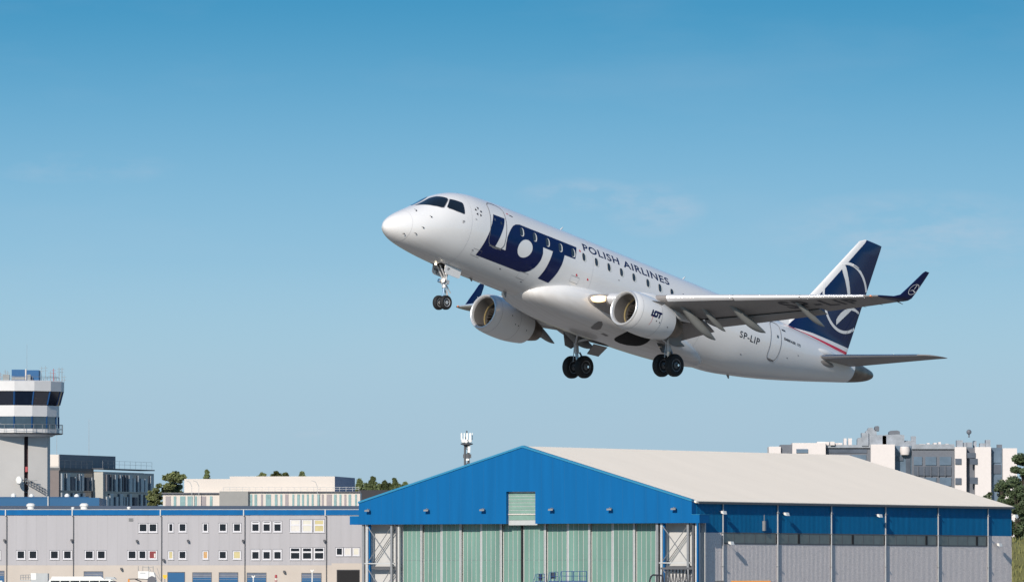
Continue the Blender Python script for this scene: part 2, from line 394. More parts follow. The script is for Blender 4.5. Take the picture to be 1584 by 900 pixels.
for sd in (1, -1):
    mp = lambda u, v, sd=sd: hull_xz(u, v, .011, sd)
    d1 = smooth_closed([(4.80, -.50), (5.73, -.50), (5.75, .2), (5.76, .9), (5.80, 1.42), (4.85, 1.42), (4.80, .9), (4.78, .2)], 2)
    d2 = smooth_closed([(22.84, -.48), (23.52, -.48), (23.60, .2), (23.58, .9), (23.56, 1.22), (22.89, 1.22), (22.85, .7), (22.84, .1)], 2)
    for dd in (d1, d2):
        o = decal('cabin_door', mp, m_seam, fus, polys=stroke(dd, .030, True), step=(.3, .1))
        zb0 = min(q[1] for q in dd); x0 = min(q[0] for q in dd); x1 = max(q[0] for q in dd)
        decal('door_sill', mp, m_dmetal, o, polys=[[(x0 + .12, zb0 + .01), (x1 - .12, zb0 + .01), (x1 - .16, zb0 + .07), (x0 + .16, zb0 + .07)]])
        xc = x0 * .35 + x1 * .65
        decal('door_window', lambda u, v, sd=sd: hull_xz(u, v, .013, sd), m_pane, o, polys=[ell(xc, .62, .06, .07, 14)])
        if sd == 1 and dd is d1:
            decal('door_handle', mp, m_dmetal, o, polys=[[(5.02, .62), (5.10, .62), (5.10, .72), (5.02, .72)]])
    # cabin windows with bright reveals
    wx = [6.69 + .805 * k for k in range(5)] + [10.61 + .7975 * k for k in range(5)] + [14.70 + .777 * k for k in range(4)] + [17.82 + .79 * k for k in range(4)]
    for xw in wx:
        o = decal('cabin_window', lambda u, v, sd=sd: hull_xz(u, v, .008, sd), m_reveal, fus, polys=[ell(xw + .030, .600, .128, .186, 20, 2.6)], step=(.3, .09))
        decal('pane', lambda u, v, sd=sd: hull_xz(u, v, .012, sd), m_pane, o, polys=[ell(xw - .010, .607, .096, .172, 20, 2.6)], step=(.3, .09))
# cockpit glazing, in (station, angle)
def ang(x, z):
    zt, zb = f_top(x), f_bot(x); return math.asin(max(-1, min(1, (z - (zt + zb) / 2) / ((zt - zb) / 2))))
for sd in (1, -1):
    mpa = lambda u, v, sd=sd: (lambda p: Vector((p.x, p.y * sd, p.z)))(hull(u, v, .009))
    mpb = lambda u, v, sd=sd: (lambda p: Vector((p.x, p.y * sd, p.z)))(hull(u, v, .006))
    ws = [(1.60, rad(85)), (2.06, rad(86)), (2.32, rad(85.5)), (2.56, ang(2.56, .99)), (2.79, ang(2.79, .975)), (2.77, ang(2.77, .90)), (2.40, ang(2.40, .46)), (2.30, ang(2.30, .435)), (2.05, ang(2.05, .44)), (1.80, ang(1.80, .42))]
    sw = [(2.87, ang(2.87, .945)), (3.10, ang(3.10, .95)), (3.34, ang(3.34, .92)), (3.37, ang(3.37, .86)), (3.33, ang(3.33, .46)), (3.28, ang(3.28, .42)), (2.95, ang(2.95, .44)), (2.62, ang(2.62, .47)), (2.55, ang(2.55, .52))]
    for w in (ws, sw):
        cxm = sum(q[0] for q in w) / len(w); czm = sum(q[1] for q in w) / len(w)
        o = decal('cockpit_window', mpb, m_seam, fus, polys=[[(cxm + (q[0] - cxm) * 1.045, czm + (q[1] - czm) * 1.06) for q in w]], step=(.08, .08))
        decal('pane', mpa, m_glass, o, polys=[w], step=(.08, .08))
for x, z in ((10.25, -.30), (10.95, -.30), (10.35, .78)):
    decal('stencil_mark', port, m_redpaint, fus, polys=[[(x, z), (x + .10, z - .01), (x + .10, z + .04), (x + .03, z + .09), (x, z + .07)]])
for x, z in ((4.15, -.9), (7.6, -1.3), (12.8, .2), (15.4, .15), (21.2, -.75), (24.2, -.1), (24.9, .2), (3.9, .35), (6.1, -1.15), (18.9, -.55)):
    decal('stencil_mark', port, m_seam, fus, polys=[[(x, z), (x + .09, z), (x + .09, z + .035), (x, z + .035)]])
# probes, blades, drains
for x, z in ((1.28, -.01), (1.75, -.15), (1.42, -.68), (1.21, -.98), (.80, -1.10)):
    b = MB(); p = hull_xz(x, z, 0); n = (hull_xz(x, z, .1) - p) * 10
    b.tube(p - n * .02, p + n * .05, .022, .018, 8); b.tube(p + n * .05, p + n * .06 + Vector((-.16, 0, 0)), .014, .006, 6)
    b.tube(p + Vector((.02, 0, 0)), p + n * .012 + Vector((.14, 0, -.03)), .016, .006, 6)
    b.build('probe', m_letter, plane, 40)
for x, h in ((10.34, .20), (18.2, .20)):
    zt = f_top(x); b = MB()
    b.loft([[(x - .07, 0, zt - .03), (x, -.02, zt - .03), (x + .07, 0, zt - .03), (x, .02, zt - .03)], [(x + .16, 0, zt + h), (x + .18, -.008, zt + h), (x + .21, 0, zt + h), (x + .18, .008, zt + h)]])
    b.build('antenna_blade', m_white, plane)
for x, yy in ((7.76, .22), (5.62, .12), (22.0, .13)):
    zt = f_bot(x); b = MB()
    b.loft([[(x - .12, 0, zt + .03), (x, -.02, zt + .03), (x + .12, 0, zt + .03), (x, .02, zt + .03)], [(x + .06, 0, zt - yy), (x + .10, -.008, zt - yy), (x + .15, 0, zt - yy), (x + .10, .008, zt - yy)]])
    b.build('antenna_blade', m_wing, plane)
for x, z in ((4.2, -1.05), (7.2, -1.2), (10.0, -.6)):
    decal('access_panel', port2, m_seam, fus, polys=stroke([(x, z), (x + .5, z), (x + .5, z + .26), (x, z + .26)], .012, True))
for xx in (.98, 3.72, 11.2, 18.4):
    b = MB(); r = .006
    b.loft([[hull(xx + k * r, 2 * math.pi * i / N, .003) for i in range(N)] for k in (-1, 1)], False, False, True); b.build('panel_seam', material('faint_seam', (.52, .52, .54), .4, var=0), fus, 60)

# --- belly fairing
b = MB(); rings = []
for x, w, zt, zb in ((8.25, .55, -1.30, -1.62), (8.6, 1.02, -1.10, -1.76), (9.1, 1.34, -.90, -1.87), (9.8, 1.58, -.66, -1.97), (10.6, 1.70, -.47, -2.05), (11.6, 1.76, -.36, -2.09), (13.0, 1.78, -.34, -2.08), (14.5, 1.76, -.40, -2.04),
                     (16.0, 1.70, -.50, -1.99), (17.3, 1.56, -.75, -1.92), (18.5, 1.25, -1.05, -1.83), (19.4, .80, -1.30, -1.74), (19.9, .3, -1.45, -1.66)):
    zc = zb + (zt - zb) * .55; ring = []
    for i in range(64):
        a = 2 * math.pi * i / 64; c, s = math.cos(a), math.sin(a); p = 2.5
        h = (zt - zc) if s > 0 else (zc - zb)
        ring.append((x, -w * math.copysign(abs(c) ** (2 / p), c), zc + h * math.copysign(abs(s) ** (2 / p), s)))
    rings.append(ring)
def refine(rings, k):
    """Catmull-Rom between rings"""
    out = []; n = len(rings)
    for i in range(n - 1):
        a, p, q, d = rings[max(i - 1, 0)], rings[i], rings[i + 1], rings[min(i + 2, n - 1)]
        for j in range(k):
            t = j / k
            out.append([tuple(.5 * (2 * p[m][e] + (q[m][e] - a[m][e]) * t + (2 * a[m][e] - 5 * p[m][e] + 4 * q[m][e] - d[m][e]) * t * t + (3 * p[m][e] - a[m][e] - 3 * q[m][e] + d[m][e]) * t ** 3) for e in range(3)) for m in range(len(p))])
    return out + [rings[-1]]
fair_rings = refine(rings, 4)
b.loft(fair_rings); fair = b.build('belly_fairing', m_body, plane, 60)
def fair_pt(x, y, off=.008):
    """lower surface of the fairing at x, y"""
    k = min(range(len(fair_rings)), key=lambda i: abs(fair_rings[i][0][0] - x)); r = fair_rings[k]
    low = [p for p in r if p[2] < r[0][2] + .02]
    low.sort(key=lambda p: p[1])
    for p, q in zip(low, low[1:]):
        if p[1] <= y <= q[1]:
            t = (y - p[1]) / max(q[1] - p[1], 1e-6); return Vector((x, y, p[2] + (q[2] - p[2]) * t - off))
    e = low[0] if y < low[0][1] else low[-1]
    return Vector((x, e[1], e[2] - off))
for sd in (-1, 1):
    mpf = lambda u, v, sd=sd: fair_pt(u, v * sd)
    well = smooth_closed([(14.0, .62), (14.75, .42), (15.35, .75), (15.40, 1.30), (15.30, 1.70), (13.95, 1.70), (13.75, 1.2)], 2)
    decal('wheel_well_shade', mpf, m_dark, fair, polys=[well], step=(.15, .08))  # flat black patch paints the dark inside the wheel well
    decal('air_inlet', mpf, m_wheelgrey, fair, polys=[smooth_closed([(12.25, .85), (12.0, 1.45), (12.35, 1.55), (12.75, 1.0)], 1)], step=(.15, .08))
for sd in (1,):
    decal('access_panel', lambda u, v: fair_pt(u, -v), m_wheelgrey, fair, polys=[[(13.1, .75), (13.5, .7), (13.5, .85), (13.1, .9)]])

# --- wings
def airfoil(n=14, te=1.0):
    """unit-chord outline, upper from trailing edge to nose then lower back; thickness 1"""
    up, lo = [], []
    for i in range(n + 1):
        u = te * (.5 * (1 - math.cos(math.pi * i / n)))
        t = 5 * (.2969 * math.sqrt(u) - .1260 * u - .3516 * u ** 2 + .2843 * u ** 3 - .1036 * u ** 4)
        cam_ = .018 * (1 - (2 * u - 1) ** 2)
        up.append((u, t, cam_)); lo.append((u, -t, cam_))
    return up[::-1] + lo[1:]
def section(y, xle, zle, xte, zte, thick, te=1.0, n=14):
    r = []; c = xte - xle
    for u, t, cm_ in airfoil(n, te):
        r.append((xle + c * u, y, zle + (zte - zle) * u + (t * thick + cm_) * c))
    return r
WS = [(1.2, 10.75, -1.14, 16.0, -1.30, .145), (1.9, 11.02, -1.05, 16.02, -1.22, .14), (3.0, 11.68, -.88, 16.05, -1.05, .13), (4.4, 12.53, -.66, 16.10, -.84, .122), (6.3, 13.69, -.36, 16.70, -.52, .112),
      (8.5, 15.03, -.02, 17.42, -.10, .104), (10.5, 16.25, .29, 18.08, .30, .098), (11.8, 17.04, .49, 18.48, .57, .094), (12.15, 17.27, .555, 18.56, .64, .092)]
def wing_at(p):
    for a, c in zip(WS, WS[1:]):
        if a[0] <= p <= c[0]:
            t = (p - a[0]) / (c[0] - a[0]); return tuple(a[i] + (c[i] - a[i]) * t for i in range(6))
    return WS[-1]
WINGLET = [(12.42, 17.50, .61, 18.62, .67, .09), (12.52, 17.85, .69, 18.76, .74, .09), (12.58, 18.16, .84, 18.90, .87, .09), (12.66, 18.44, 1.20, 19.06, 1.21, .09), (12.74, 18.76, 1.62, 19.24, 1.63, .085), (12.82, 19.04, 2.00, 19.39, 2.01, .08), (12.85, 19.17, 2.12, 19.42, 2.13, .06)]
def winglet_ring(w, n=14):
    y, xle, zle, xte, zte, th = w; k = min(1, max(0, (y - 12.2) / .38))
    # surface normal leans inboard as the tip turns up
    r = []; c = xte - xle; na = rad(78) * k
    for u, t, cm_ in airfoil(n):
        h = (t * th + cm_ * (1 - k)) * c
        r.append((xle + c * u, y - h * math.sin(na), zle + (zte - zle) * u + h * math.cos(na)))
    return r
for sd in (-1, 1):               # -1 port, 1 starboard
    wg = empty('wing'); wg.parent = plane
    def put(b, name, mat, par, sm=None):
        if sd == -1: b.mirror_y()
        return b.build(name, mat, par, sm)
    b = MB(); sects = [WS[0], WS[1], WS[2], WS[3]] + [wing_at(p) for p in (5.3, 6.3, 7.4, 8.5, 9.2)]
    b.loft([section(*s, te=.80) for s in sects]); box_ = put(b, 'wing_panel', m_wing, wg, 40)
    b = MB(); b.loft([section(*s) for s in [wing_at(p) for p in (9.2, 10.5, 11.4, 11.8, 12.15)]]); put(b, 'outer_wing_panel', m_wing, wg, 40)
    # slats: bright metal noses drooped a little, in four lengths
    for p0, p1 in ((2.5, 3.55), (4.62, 6.95), (7.0, 9.35), (9.4, 11.65)):
        b = MB(); rr = []
        for q in range(5):
            s = wing_at(p0 + (p1 - p0) * q / 4); r = section(*s, te=.045 if p0 < 6 else .065, n=10); c = s[3] - s[1]
            rr.append([(x - .016 * c, y, s[2] - .004 * c + (z - s[2]) * 1.36) for x, y, z in r])
        b.loft(rr); put(b, 'slat', m_slat, wg, 40)
    # flaps, drooped and slid aft
    for p0, p1 in ((1.6, 4.35), (4.45, 9.15)):
        b = MB(); rr = []
        for q in range(6):
            s = wing_at(p0 + (p1 - p0) * q / 5); c = s[3] - s[1]; fc = .255 * c; dr = rad(17) if p0 < 2 else rad(6)
            x0 = s[1] + .775 * c; z0 = s[2] + (s[4] - s[2]) * .775 - .028 * c
            rr.append([(x0 + u * fc * math.cos(dr) + t * .13 * fc * math.sin(dr), s[0], z0 - u * fc * math.sin(dr) + (t * .13) * fc * math.cos(dr)) for u, t, cm_ in airfoil(10)])
        b.loft(rr); put(b, 'flap', m_wing, wg, 40)
    # aileron joint
    # flap track fairings
    for p, x0, x1, ztip, drop, wd in ((2.6, 13.6, 16.3, -1.70, .50, .17), (4.65, 13.3, 15.95, -1.56, .42, .17), (5.25, 14.0, 15.85, -1.24, .28, .10), (6.4, 14.45, 17.05, -.98, .38, .15), (8.9, 15.70, 17.88, -.54, .28, .11)):
        s = wing_at(p); c = s[3] - s[1]; b = MB(); rr = []
        u0 = (x0 - s[1]) / c; zst = s[2] + (s[4] - s[2]) * u0 - .030 * c
        for k in range(15):
            t = k / 14; x = x0 + (x1 - x0) * t
            zt_ = zst + (ztip - zst) * t ** 1.7 + .05 * (1 - t)
            d = drop * max(.04, math.sin(math.pi * min(.98, .02 + .96 * t ** 1.2)) ** .8); w_ = wd * max(.07, math.sin(math.pi * min(.97, .03 + .94 * t)) ** .7)
            rr.append([(x, p + w_ * math.cos(2 * math.pi * i / 14), zt_ - d * .5 + d * .5 * math.sin(2 * math.pi * i / 14)) for i in range(14)])
        b.loft(rr); put(b, 'flap_track_fairing', m_canoe, wg, 50)
    b = MB(); b.loft([winglet_ring(wing_at(12.15))] + [winglet_ring(w) for w in WINGLET]); wl = put(b, 'winglet', m_navy, wg, 50)
    s = wing_at(11.9); b = MB(); b.lathe_x([(s[1] - .05, .0), (s[1] - .03, .035), (s[1] + .06, .045), (s[1] + .14, .03)], s[0], s[2] + .0, 12)
    put(b, 'navigation_light', material('amber_light_cover', (.75, .25, .10), .2, var=0, coat=.5), wg, 50)
    b = MB(); b.tube((18.35, 12.30, .60), (18.72, 12.30, .58), .03, .012, 8); put(b, 'static_wick_pod', m_wing, wg, 50)
    for p in (9.9, 10.7, 11.4):
        s = wing_at(p); b = MB(); b.tube((s[3] - .02, p, s[4]), (s[3] + .16, p, s[4] + .01), .008, .004, 5); put(b, 'static_wick', m_letter, wg)
    # winglet emblem: ring with a crane on both faces
    def wl_map(u, v, sd=sd, face=1):
        # u along chord metres from emblem centre, v up the winglet
        zc = 1.22 + v; k = min(max((zc - .86) / (2.00 - .86), 0), 1)
        y0 = 12.58 + .24 * k; xl_, xt_ = 18.18 + .84 * k, 18.89 + .49 * k
        return Vector((min(max(18.77 + u + v * .58, xl_), xt_), sd * (y0 + .03 + face * .045), zc))
    ring = [ell(0, 0, .23, .26, 28), ell(0, 0, .21, .238, 28)]
    crane_s = [[(-.03, .27), (.01, .27), (.035, .05), (.02, -.02), (-.005, .05)], [(-.22, -.17), (-.05, -.03), (.03, -.03), (-.10, -.10)], [(.02, -.03), (.25, -.10), (.23, -.13), (.0, -.075)]]
    for face in (1, -1):
        mpw = lambda u, v, f=face: wl_map(u, v, face=f)
        for poly in [ring] + [[[(q[0] * .75, q[1] * .82) for q in c_]] for c_ in crane_s]:
            decal('crane_emblem', mpw, m_white, wl, polys=poly, step=(.2, .2))
    # wing root lamp
    b = MB(); s = wing_at(2.05)
    rr = []
    for q in range(7):
        s = wing_at(1.95 + .45 * q / 6); r = section(*s, te=.03, n=8); c = s[3] - s[1]; k = .70 + .25 * math.sin(math.pi * q / 6)
        rr.append([(x - .027 * c, y, s[2] - .012 * c + (z - s[2]) * k) for x, y, z in r])
    b.loft(rr); put(b, 'landing_lamp', m_lamp_warm, wg, 50)
# registration under the port wing
def under_wing(u, v):
    s = wing_at(u); c = s[3] - s[1]; x = s[1] + c * v
    t = 5 * (.2969 * math.sqrt(v) - .1260 * v - .3516 * v ** 2 + .2843 * v ** 3 - .1036 * v ** 4)
    return Vector((x, -u, s[2] + (s[4] - s[2]) * v + (-t * s[5] + .018 * (1 - (2 * v - 1) ** 2)) * c - .012))
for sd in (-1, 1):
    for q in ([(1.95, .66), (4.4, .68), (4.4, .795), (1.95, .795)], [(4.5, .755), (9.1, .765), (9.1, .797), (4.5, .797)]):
        decal('flap_cove_shade', lambda u, v, sd=sd: (lambda p: Vector((p.x, -sd * p.y, p.z)))(under_wing(u, v)), material('cove_shadow_grey', (.05, .05, .05), .7, var=.2), plane, polys=[q], step=(.4, .03))  # dark strips paint the shade in the flap cove
decal('registration_lettering', under_wing, m_letter, plane, text='SP-LIP', rect=(8.25, 11.1, .64, .18), space=1.2, weight=.02, step=(.3, .1), label='black registration letters under the near wing')

# --- tail
def fin_half(x, z):
    le = 26.17 + (z - 3.17) * .8209; te = 29.28 + (z - 1.65) * .2137
    u = min(max((x - le) / (te - le), .002), 1); t = 5 * (.2969 * math.sqrt(u) - .1260 * u - .3516 * u ** 2 + .2843 * u ** 3 - .1036 * u ** 4)
    flare = .16 * max(0, (1.95 - z) / .95) ** 2 * math.sin(math.pi * min(1, u * .98 + .02)) ** .5 if z < 1.95 else 0
    return t * .105 * (te - le) + .004 + flare
b = MB(); rr = []
for z in (1.0, 1.2, 1.4, 1.55, 1.7, 1.85, 2.0, 2.5, 3.2, 4.0, 5.0, 6.0, 6.45):
    le = 26.17 + (z - 3.17) * .8209; te = 29.28 + (z - 1.65) * .2137; up, lo = [], []
    for i in range(21):
        u = .5 * (1 - math.cos(math.pi * i / 20)); x = le + (te - le) * u; h = fin_half(x, z)
        if i in (0,): h = .0
        up.append((x, h, z)); lo.append((x, -h, z))
    rr.append(up[::-1] + lo[1:])
tip = []
for u, hh in [(1 - i / 20, 1) for i in range(21)] + [(i / 20, -1) for i in range(1, 21)]:
    x = 29.22 + (30.33 - 29.22) * u; tip.append((x, hh * .03 * math.sin(math.pi * min(max(u, .02), .98)), 6.62))
rr.append(tip); b.loft(rr); fin = b.build('vertical_stabilizer', m_fin, plane, 40)
b = MB()
b.loft([[(23.4, 0, 1.60), (23.4, -.02, 1.58), (23.4, 0, 1.5), (23.4, .02, 1.58)], [(24.3, 0, 1.76), (24.3, -.10, 1.6), (24.3, 0, 1.4), (24.3, .10, 1.6)], [(25.2, 0, 2.15), (25.2, -.17, 1.6), (25.2, 0, 1.4), (25.2, .17, 1.6)], [(25.7, 0, 2.5), (25.9, -.2, 1.6), (25.7, 0, 1.4), (25.9, .2, 1.6)]])
b.build('dorsal_fillet', m_fin, plane, 50)
le_f = lambda z: 26.17 + (z - 3.17) * .8209; te_f = lambda z: 29.28 + (z - 1.65) * .2137
def fin_map(u, v):
    x = min(max(u, le_f(v) + .02), te_f(v) - .005); return Vector((x, -fin_half(x, v) - .008, v))
CX0, CZ0, CR = 28.46, 3.78, 1.50
def clip_arc(r0, r1):
    """ring broken where it leaves the fin"""
    segs = []; cur = []
    for i in range(241):
        a = 2 * math.pi * i / 240 + rad(140); x, z = CX0 + CR * math.cos(a), CZ0 + CR * math.sin(a)
        if le_f(z) + .05 < x < te_f(z) - .04: cur.append(a)
        elif cur: segs.append(cur); cur = []
    if cur: segs.append(cur)
    return [[(CX0 + r1 * math.cos(a), CZ0 + r1 * math.sin(a)) for a in s] + [(CX0 + r0 * math.cos(a), CZ0 + r0 * math.sin(a)) for a in reversed(s)] for s in segs if len(s) > 3]
for poly in clip_arc(CR - .065, CR + .065):
    decal('crane_emblem', fin_map, m_white, fin, polys=[poly], step=(.25, .25))
for poly in ([(27.91, 4.97), (27.95, 5.10), (28.04, 5.17), (28.15, 5.10), (28.30, 4.85), (28.46, 4.57), (28.62, 4.25), (28.75, 3.93), (28.98, 3.45), (28.80, 3.45), (28.57, 3.88), (28.40, 4.20), (28.21, 4.51), (28.02, 4.76)],
             [(28.12, 2.46), (28.06, 2.69), (28.15, 2.86), (28.29, 3.04), (28.48, 3.22), (28.70, 3.36), (29.00, 3.48), (29.0, 3.36), (28.57, 2.92)],
             [(28.92, 3.50), (29.25, 3.50), (29.56, 3.44), (29.58, 3.33), (29.3, 3.38), (28.98, 3.36)]):
    decal('crane_emblem', fin_map, m_white, fin, polys=[poly], step=(.25, .25))
b = MB(); b.tube((29.75, -.02, 3.95), (28.7, -.19, 2.0), .006, .006, 5); b.build('rudder_joint', m_letter, fin)
b = MB(); zz = 5.30
b.loft([[(28.55 + .40 * t, -.16 - .035 * math.sin(math.pi * t) + dy, 5.30 - .05 * t + dz) for dy, dz in ((0, .02), (-.02, 0), (0, -.02), (.03, 0))] for t in (0, .25, .5, .75, 1)]); b.build('rudder_actuator_fairing', m_white, fin, 60)
for sd in (-1, 1):
    hs = empty('horizontal_stabilizer'); hs.parent = plane
    b = MB(); rr = [section(p, xl, zl, xt, zt, th) for p, xl, zl, xt, zt, th in ((.35, 26.30, .56, 28.95, .80, .10), (.95, 26.57, .63, 29.10, .86, .10), (2.5, 27.52, .89, 29.52, 1.09, .095), (4.5, 28.76, 1.215, 30.05, 1.38, .09), (4.78, 28.99, 1.27, 30.14, 1.42, .08), (4.93, 29.32, 1.33, 30.19, 1.44, .06), (5.0, 29.85, 1.42, 30.22, 1.46, .03))]
    b.loft(rr)
    if sd == -1: b.mirror_y()
    b.build('tailplane_panel', m_wing, hs, 40)
    b = MB()
    rr = []
    for q in range(5):
        p = 1.0 + 3.5 * q / 4; t = (p - .95) / 3.55; s = (p, 26.57 + 2.19 * t, .63 + .585 * t, 29.10 + .95 * t, .86 + .52 * t, .10)
        r = section(*s, te=.10, n=8); rr.append([(x - .02, y, z) for x, y, z in r])
    b.loft(rr)
    if sd == -1: b.mirror_y()
    b.build('leading_edge', m_metal, hs, 40)
    for zc_, hh in ((.86, .34), (.42, .34)):
        b = MB(); rr = []
        for k in range(9):
            t = k / 8; w_ = math.sin(math.pi * min(max(t, .02), .98)) ** .6
            x = 26.25 + 1.75 * t; yy = f_wid(x) * .86
            rr.append([(x, yy + .16 * w_ * math.cos(2 * math.pi * i / 14), zc_ + .10 * t + hh * .5 * w_ * math.sin(2 * math.pi * i / 14)) for i in range(14)])
        b.loft(rr)
        if sd == -1: b.mirror_y()
        b.build('root_fairing', m_wing if zc_ < .5 else m_white, hs, 50)

# --- engines
for sd in (-1, 1):
    cy, cz = sd * 4.05, -1.60
    en = empty('engine'); en.parent = plane
    out = [(10.83, .765), (10.95, .800), (11.1, .823), (11.3, .842), (11.6, .858), (11.9, .862), (12.2, .856), (12.5, .836), (12.8, .80), (13.1, .752), (13.30, .715), (13.31, .69)]
    b = MB(); b.lathe_x(out, cy, cz, 64); nac = b.build('nacelle', m_white, en, 40)
    b = MB(); b.lathe_x([(10.90, .625), (10.83, .640), (10.78, .665), (10.755, .695), (10.75, .715), (10.76, .735), (10.79, .752), (10.83, .7645)], cy, cz, 64); b.build('intake_lip', m_lip, en, 60)
    b = MB(); b.lathe_x([(10.90, .6245), (11.05, .615), (11.3, .615), (11.6, .63), (11.85, .64)], cy, cz, 64); b.build('intake_duct', m_duct, en, 60)
    b = MB(); b.lathe_x([(11.48, .632), (11.53, .622), (11.60, .622), (11.63, .636)], cy, cz, 64); b.build('abradable_ring', material('ochre_liner', (.50, .40, .20), .5, var=.05), en, 60)
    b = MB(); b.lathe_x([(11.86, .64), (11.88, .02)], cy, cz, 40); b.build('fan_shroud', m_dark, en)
    fan = MB()
    for k in range(24):
        a0 = 2 * math.pi * k / 24; r0, r1 = .18, .625; vs = []
        for r, tw in ((r0, .10), (.4, .16), (r1, .20)):
            for e in (-1, 1):
                a = a0 + e * tw * .9 * (.7 if r > .3 else 1.0); x = 11.74 + e * .05
                vs.append((x, cy + r * math.cos(a), cz + r * math.sin(a)))
        fan.add(vs, [(0, 1, 3, 2), (2, 3, 5, 4)])
    fan.build('fan', m_fan, en, 60)
    b = MB(); b.lathe_x([(11.45, .005), (11.50, .06), (11.58, .115), (11.70, .175), (11.82, .20)], cy, cz, 32); b.build('spinner', m_dmetal, en, 60)
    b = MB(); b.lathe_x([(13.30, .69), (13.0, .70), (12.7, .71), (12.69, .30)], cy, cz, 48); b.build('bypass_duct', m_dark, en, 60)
    b = MB(); b.lathe_x([(12.75, .56), (13.2, .565), (13.6, .52), (13.95, .43), (14.15, .37), (14.16, .34), (13.9, .32)], cy, cz, 48); b.build('core_nozzle', m_burnt, en, 40)
    b = MB(); b.lathe_x([(13.7, .24), (14.0, .23), (14.3, .15), (14.55, .03)], cy, cz, 32); b.build('exhaust_plug', m_burnt, en, 60)
    # pylon between nacelle and wing
    b = MB(); rr = []
    for x, zt, zb, w_ in ((11.25, -.78, -1.0, .02), (11.7, -.66, -1.1, .13), (12.3, -.55, -1.15, .18), (13.0, -.52, -1.2, .19), (13.7, -.70, -1.28, .18), (14.4, -.78, -1.20, .14), (15.2, -.85, -1.08, .08), (15.9, -.92, -1.0, .02)):
        zm = (zt + zb) / 2; rr.append([(x, cy + w_ * math.cos(2 * math.pi * i / 16), zm + (zt - zb) / 2 * math.sin(2 * math.pi * i / 16)) for i in range(16)])
    b.loft(rr); b.build('pylon', m_white, en, 50)
    # strake on the inboard and outboard cheek
    for e in (sd,):
        a = rad(38); rb = .85
        b = MB(); P0 = lambda x, r: (x, cy + e * r * math.cos(a), cz + r * math.sin(a))
        b.add([P0(11.65, .855), P0(12.35, .84), P0(12.40, 1.02), P0(12.15, .98)], [(0, 1, 2, 3)]); b.add([(x, y, z + .02) for x, y, z in [P0(11.65, .855), P0(12.35, .84), P0(12.40, 1.02), P0(12.15, .98)]], [(0, 1, 2, 3)])
        b.build('strake', m_wing, en)
    m_nseam = material('nacelle_seam', (.40, .40, .42), .4, var=0)
    for xx, rr_ in ((11.12, .826), (12.28, .8535)):
        b = MB(); b.lathe_x([(xx - .008, rr_ + .003), (xx + .008, rr_ + .003)], cy, cz, 64); b.build('panel_seam', m_nseam, nac, 60)
    rprof = pchip([q[0] for q in out[:-1]], [q[1] for q in out[:-1]])
    def nac_map(u, v, cy=cy, sd=sd):
        r = rprof(u) + .006; dz = max(-r, min(r, v + 1.60)); return Vector((u, cy + sd * math.sqrt(max(r * r - dz * dz, 0)), cz + dz))
    def sq(p, sd=sd): # shrink the big letters on to the cowl
        u = (p[0] - 4.48) / 5.72; u = u if sd == -1 else 1 - u
        return (11.58 + .68 * u, -1.60 + (p[1] + 1.0) / 1.92 * .29 - .13)
    decal('airline_lettering', nac_map, m_navy, nac, polys=[[sq(p) for p in LOT], [sq(p) for p in LOT_HOLE]], step=(.1, .06))
    decal('warning_mark', nac_map, m_redpaint, nac, polys=[ell(11.72, -1.745, .018, .018, 10)], step=(.1, .06))
    decal('warning_mark', nac_map, m_redpaint, nac, polys=[stroke([(11.72, -1.74), (11.73, -1.95), (11.70, -2.1)], .012)[0]], step=(.1, .06))
    inb = lambda u, v, cy=cy, sd=sd: (lambda p: Vector((p.x, 2 * cy - p.y, p.z)))(nac_map(u, v, cy, sd))
    for (u, v) in ((12.0, -1.85), (12.2, -1.86), (11.7, -1.55), (12.8, -1.9)):
        for mm in (nac_map, inb):
            decal('latch', mm, m_letter, nac, polys=[ell(u, v, .028, .028, 10)], step=(.1, .06))

# --- landing gear
def wheel(name, x, y, z, R_, w, par):
    t = R_ * .58; b = MB(); hw = w / 2
    b.lathe_y([(-hw * .72, t), (-hw * .95, t * 1.12), (-hw, R_ * .80), (-hw * .86, R_ * .93), (-hw * .5, R_ * .99), (0, R_), (hw * .5, R_ * .99), (hw * .86, R_ * .93), (hw, R_ * .80), (hw * .95, t * 1.12), (hw * .72, t)], 0, 0, 36)
    ty = b.build('wheel', m_rubber, par, 35); ty.location = (x, y, z)
    b = MB()
    for e in (-1, 1):
        rings = [[(r * math.cos(2 * math.pi * i / 28), e * yy, r * math.sin(2 * math.pi * i / 28)) for i in range(28)] for yy, r in ((hw * .74, t * 1.02), (hw * .86, t * .96), (hw * .70, t * .82), (hw * .60, t * .55), (hw * .78, t * .42), (hw * .80, t * .2))]
        b.loft(rings, False, True)
    b.build('rim', m_rim if R_ < .4 else m_rimd, ty, 35)
    b = MB()
    for e in (-1, 1):
        for k in range(9):
            a = 2 * math.pi * k / 9; c, s = math.cos(a) * t * .69, math.sin(a) * t * .69
            b.tube((c, e * hw * .60, s), (c, e * hw * .70, s), t * .085, None, 7)
    b.build('rim_holes', m_letter, ty)
ng = empty('nose_landing_gear'); ng.parent = plane
for yy in (-.20, .20): wheel('w', 4.25, yy, -3.09, .305, .20, ng)
b = MB(); b.tube((4.12, 0, -1.5), (4.20, 0, -2.42), .085, .075, 14); b.tube((4.20, 0, -2.38), (4.205, 0, -2.48), .10, .10, 14); b.build('strut', m_strut, ng, 40)
b = MB(); b.tube((4.20, 0, -2.42), (4.245, 0, -3.09), .048, .048, 12); b.tube((4.25, -.26, -3.09), (4.25, .26, -3.09), .04, None, 10); b.build('piston', m_piston, ng, 40)
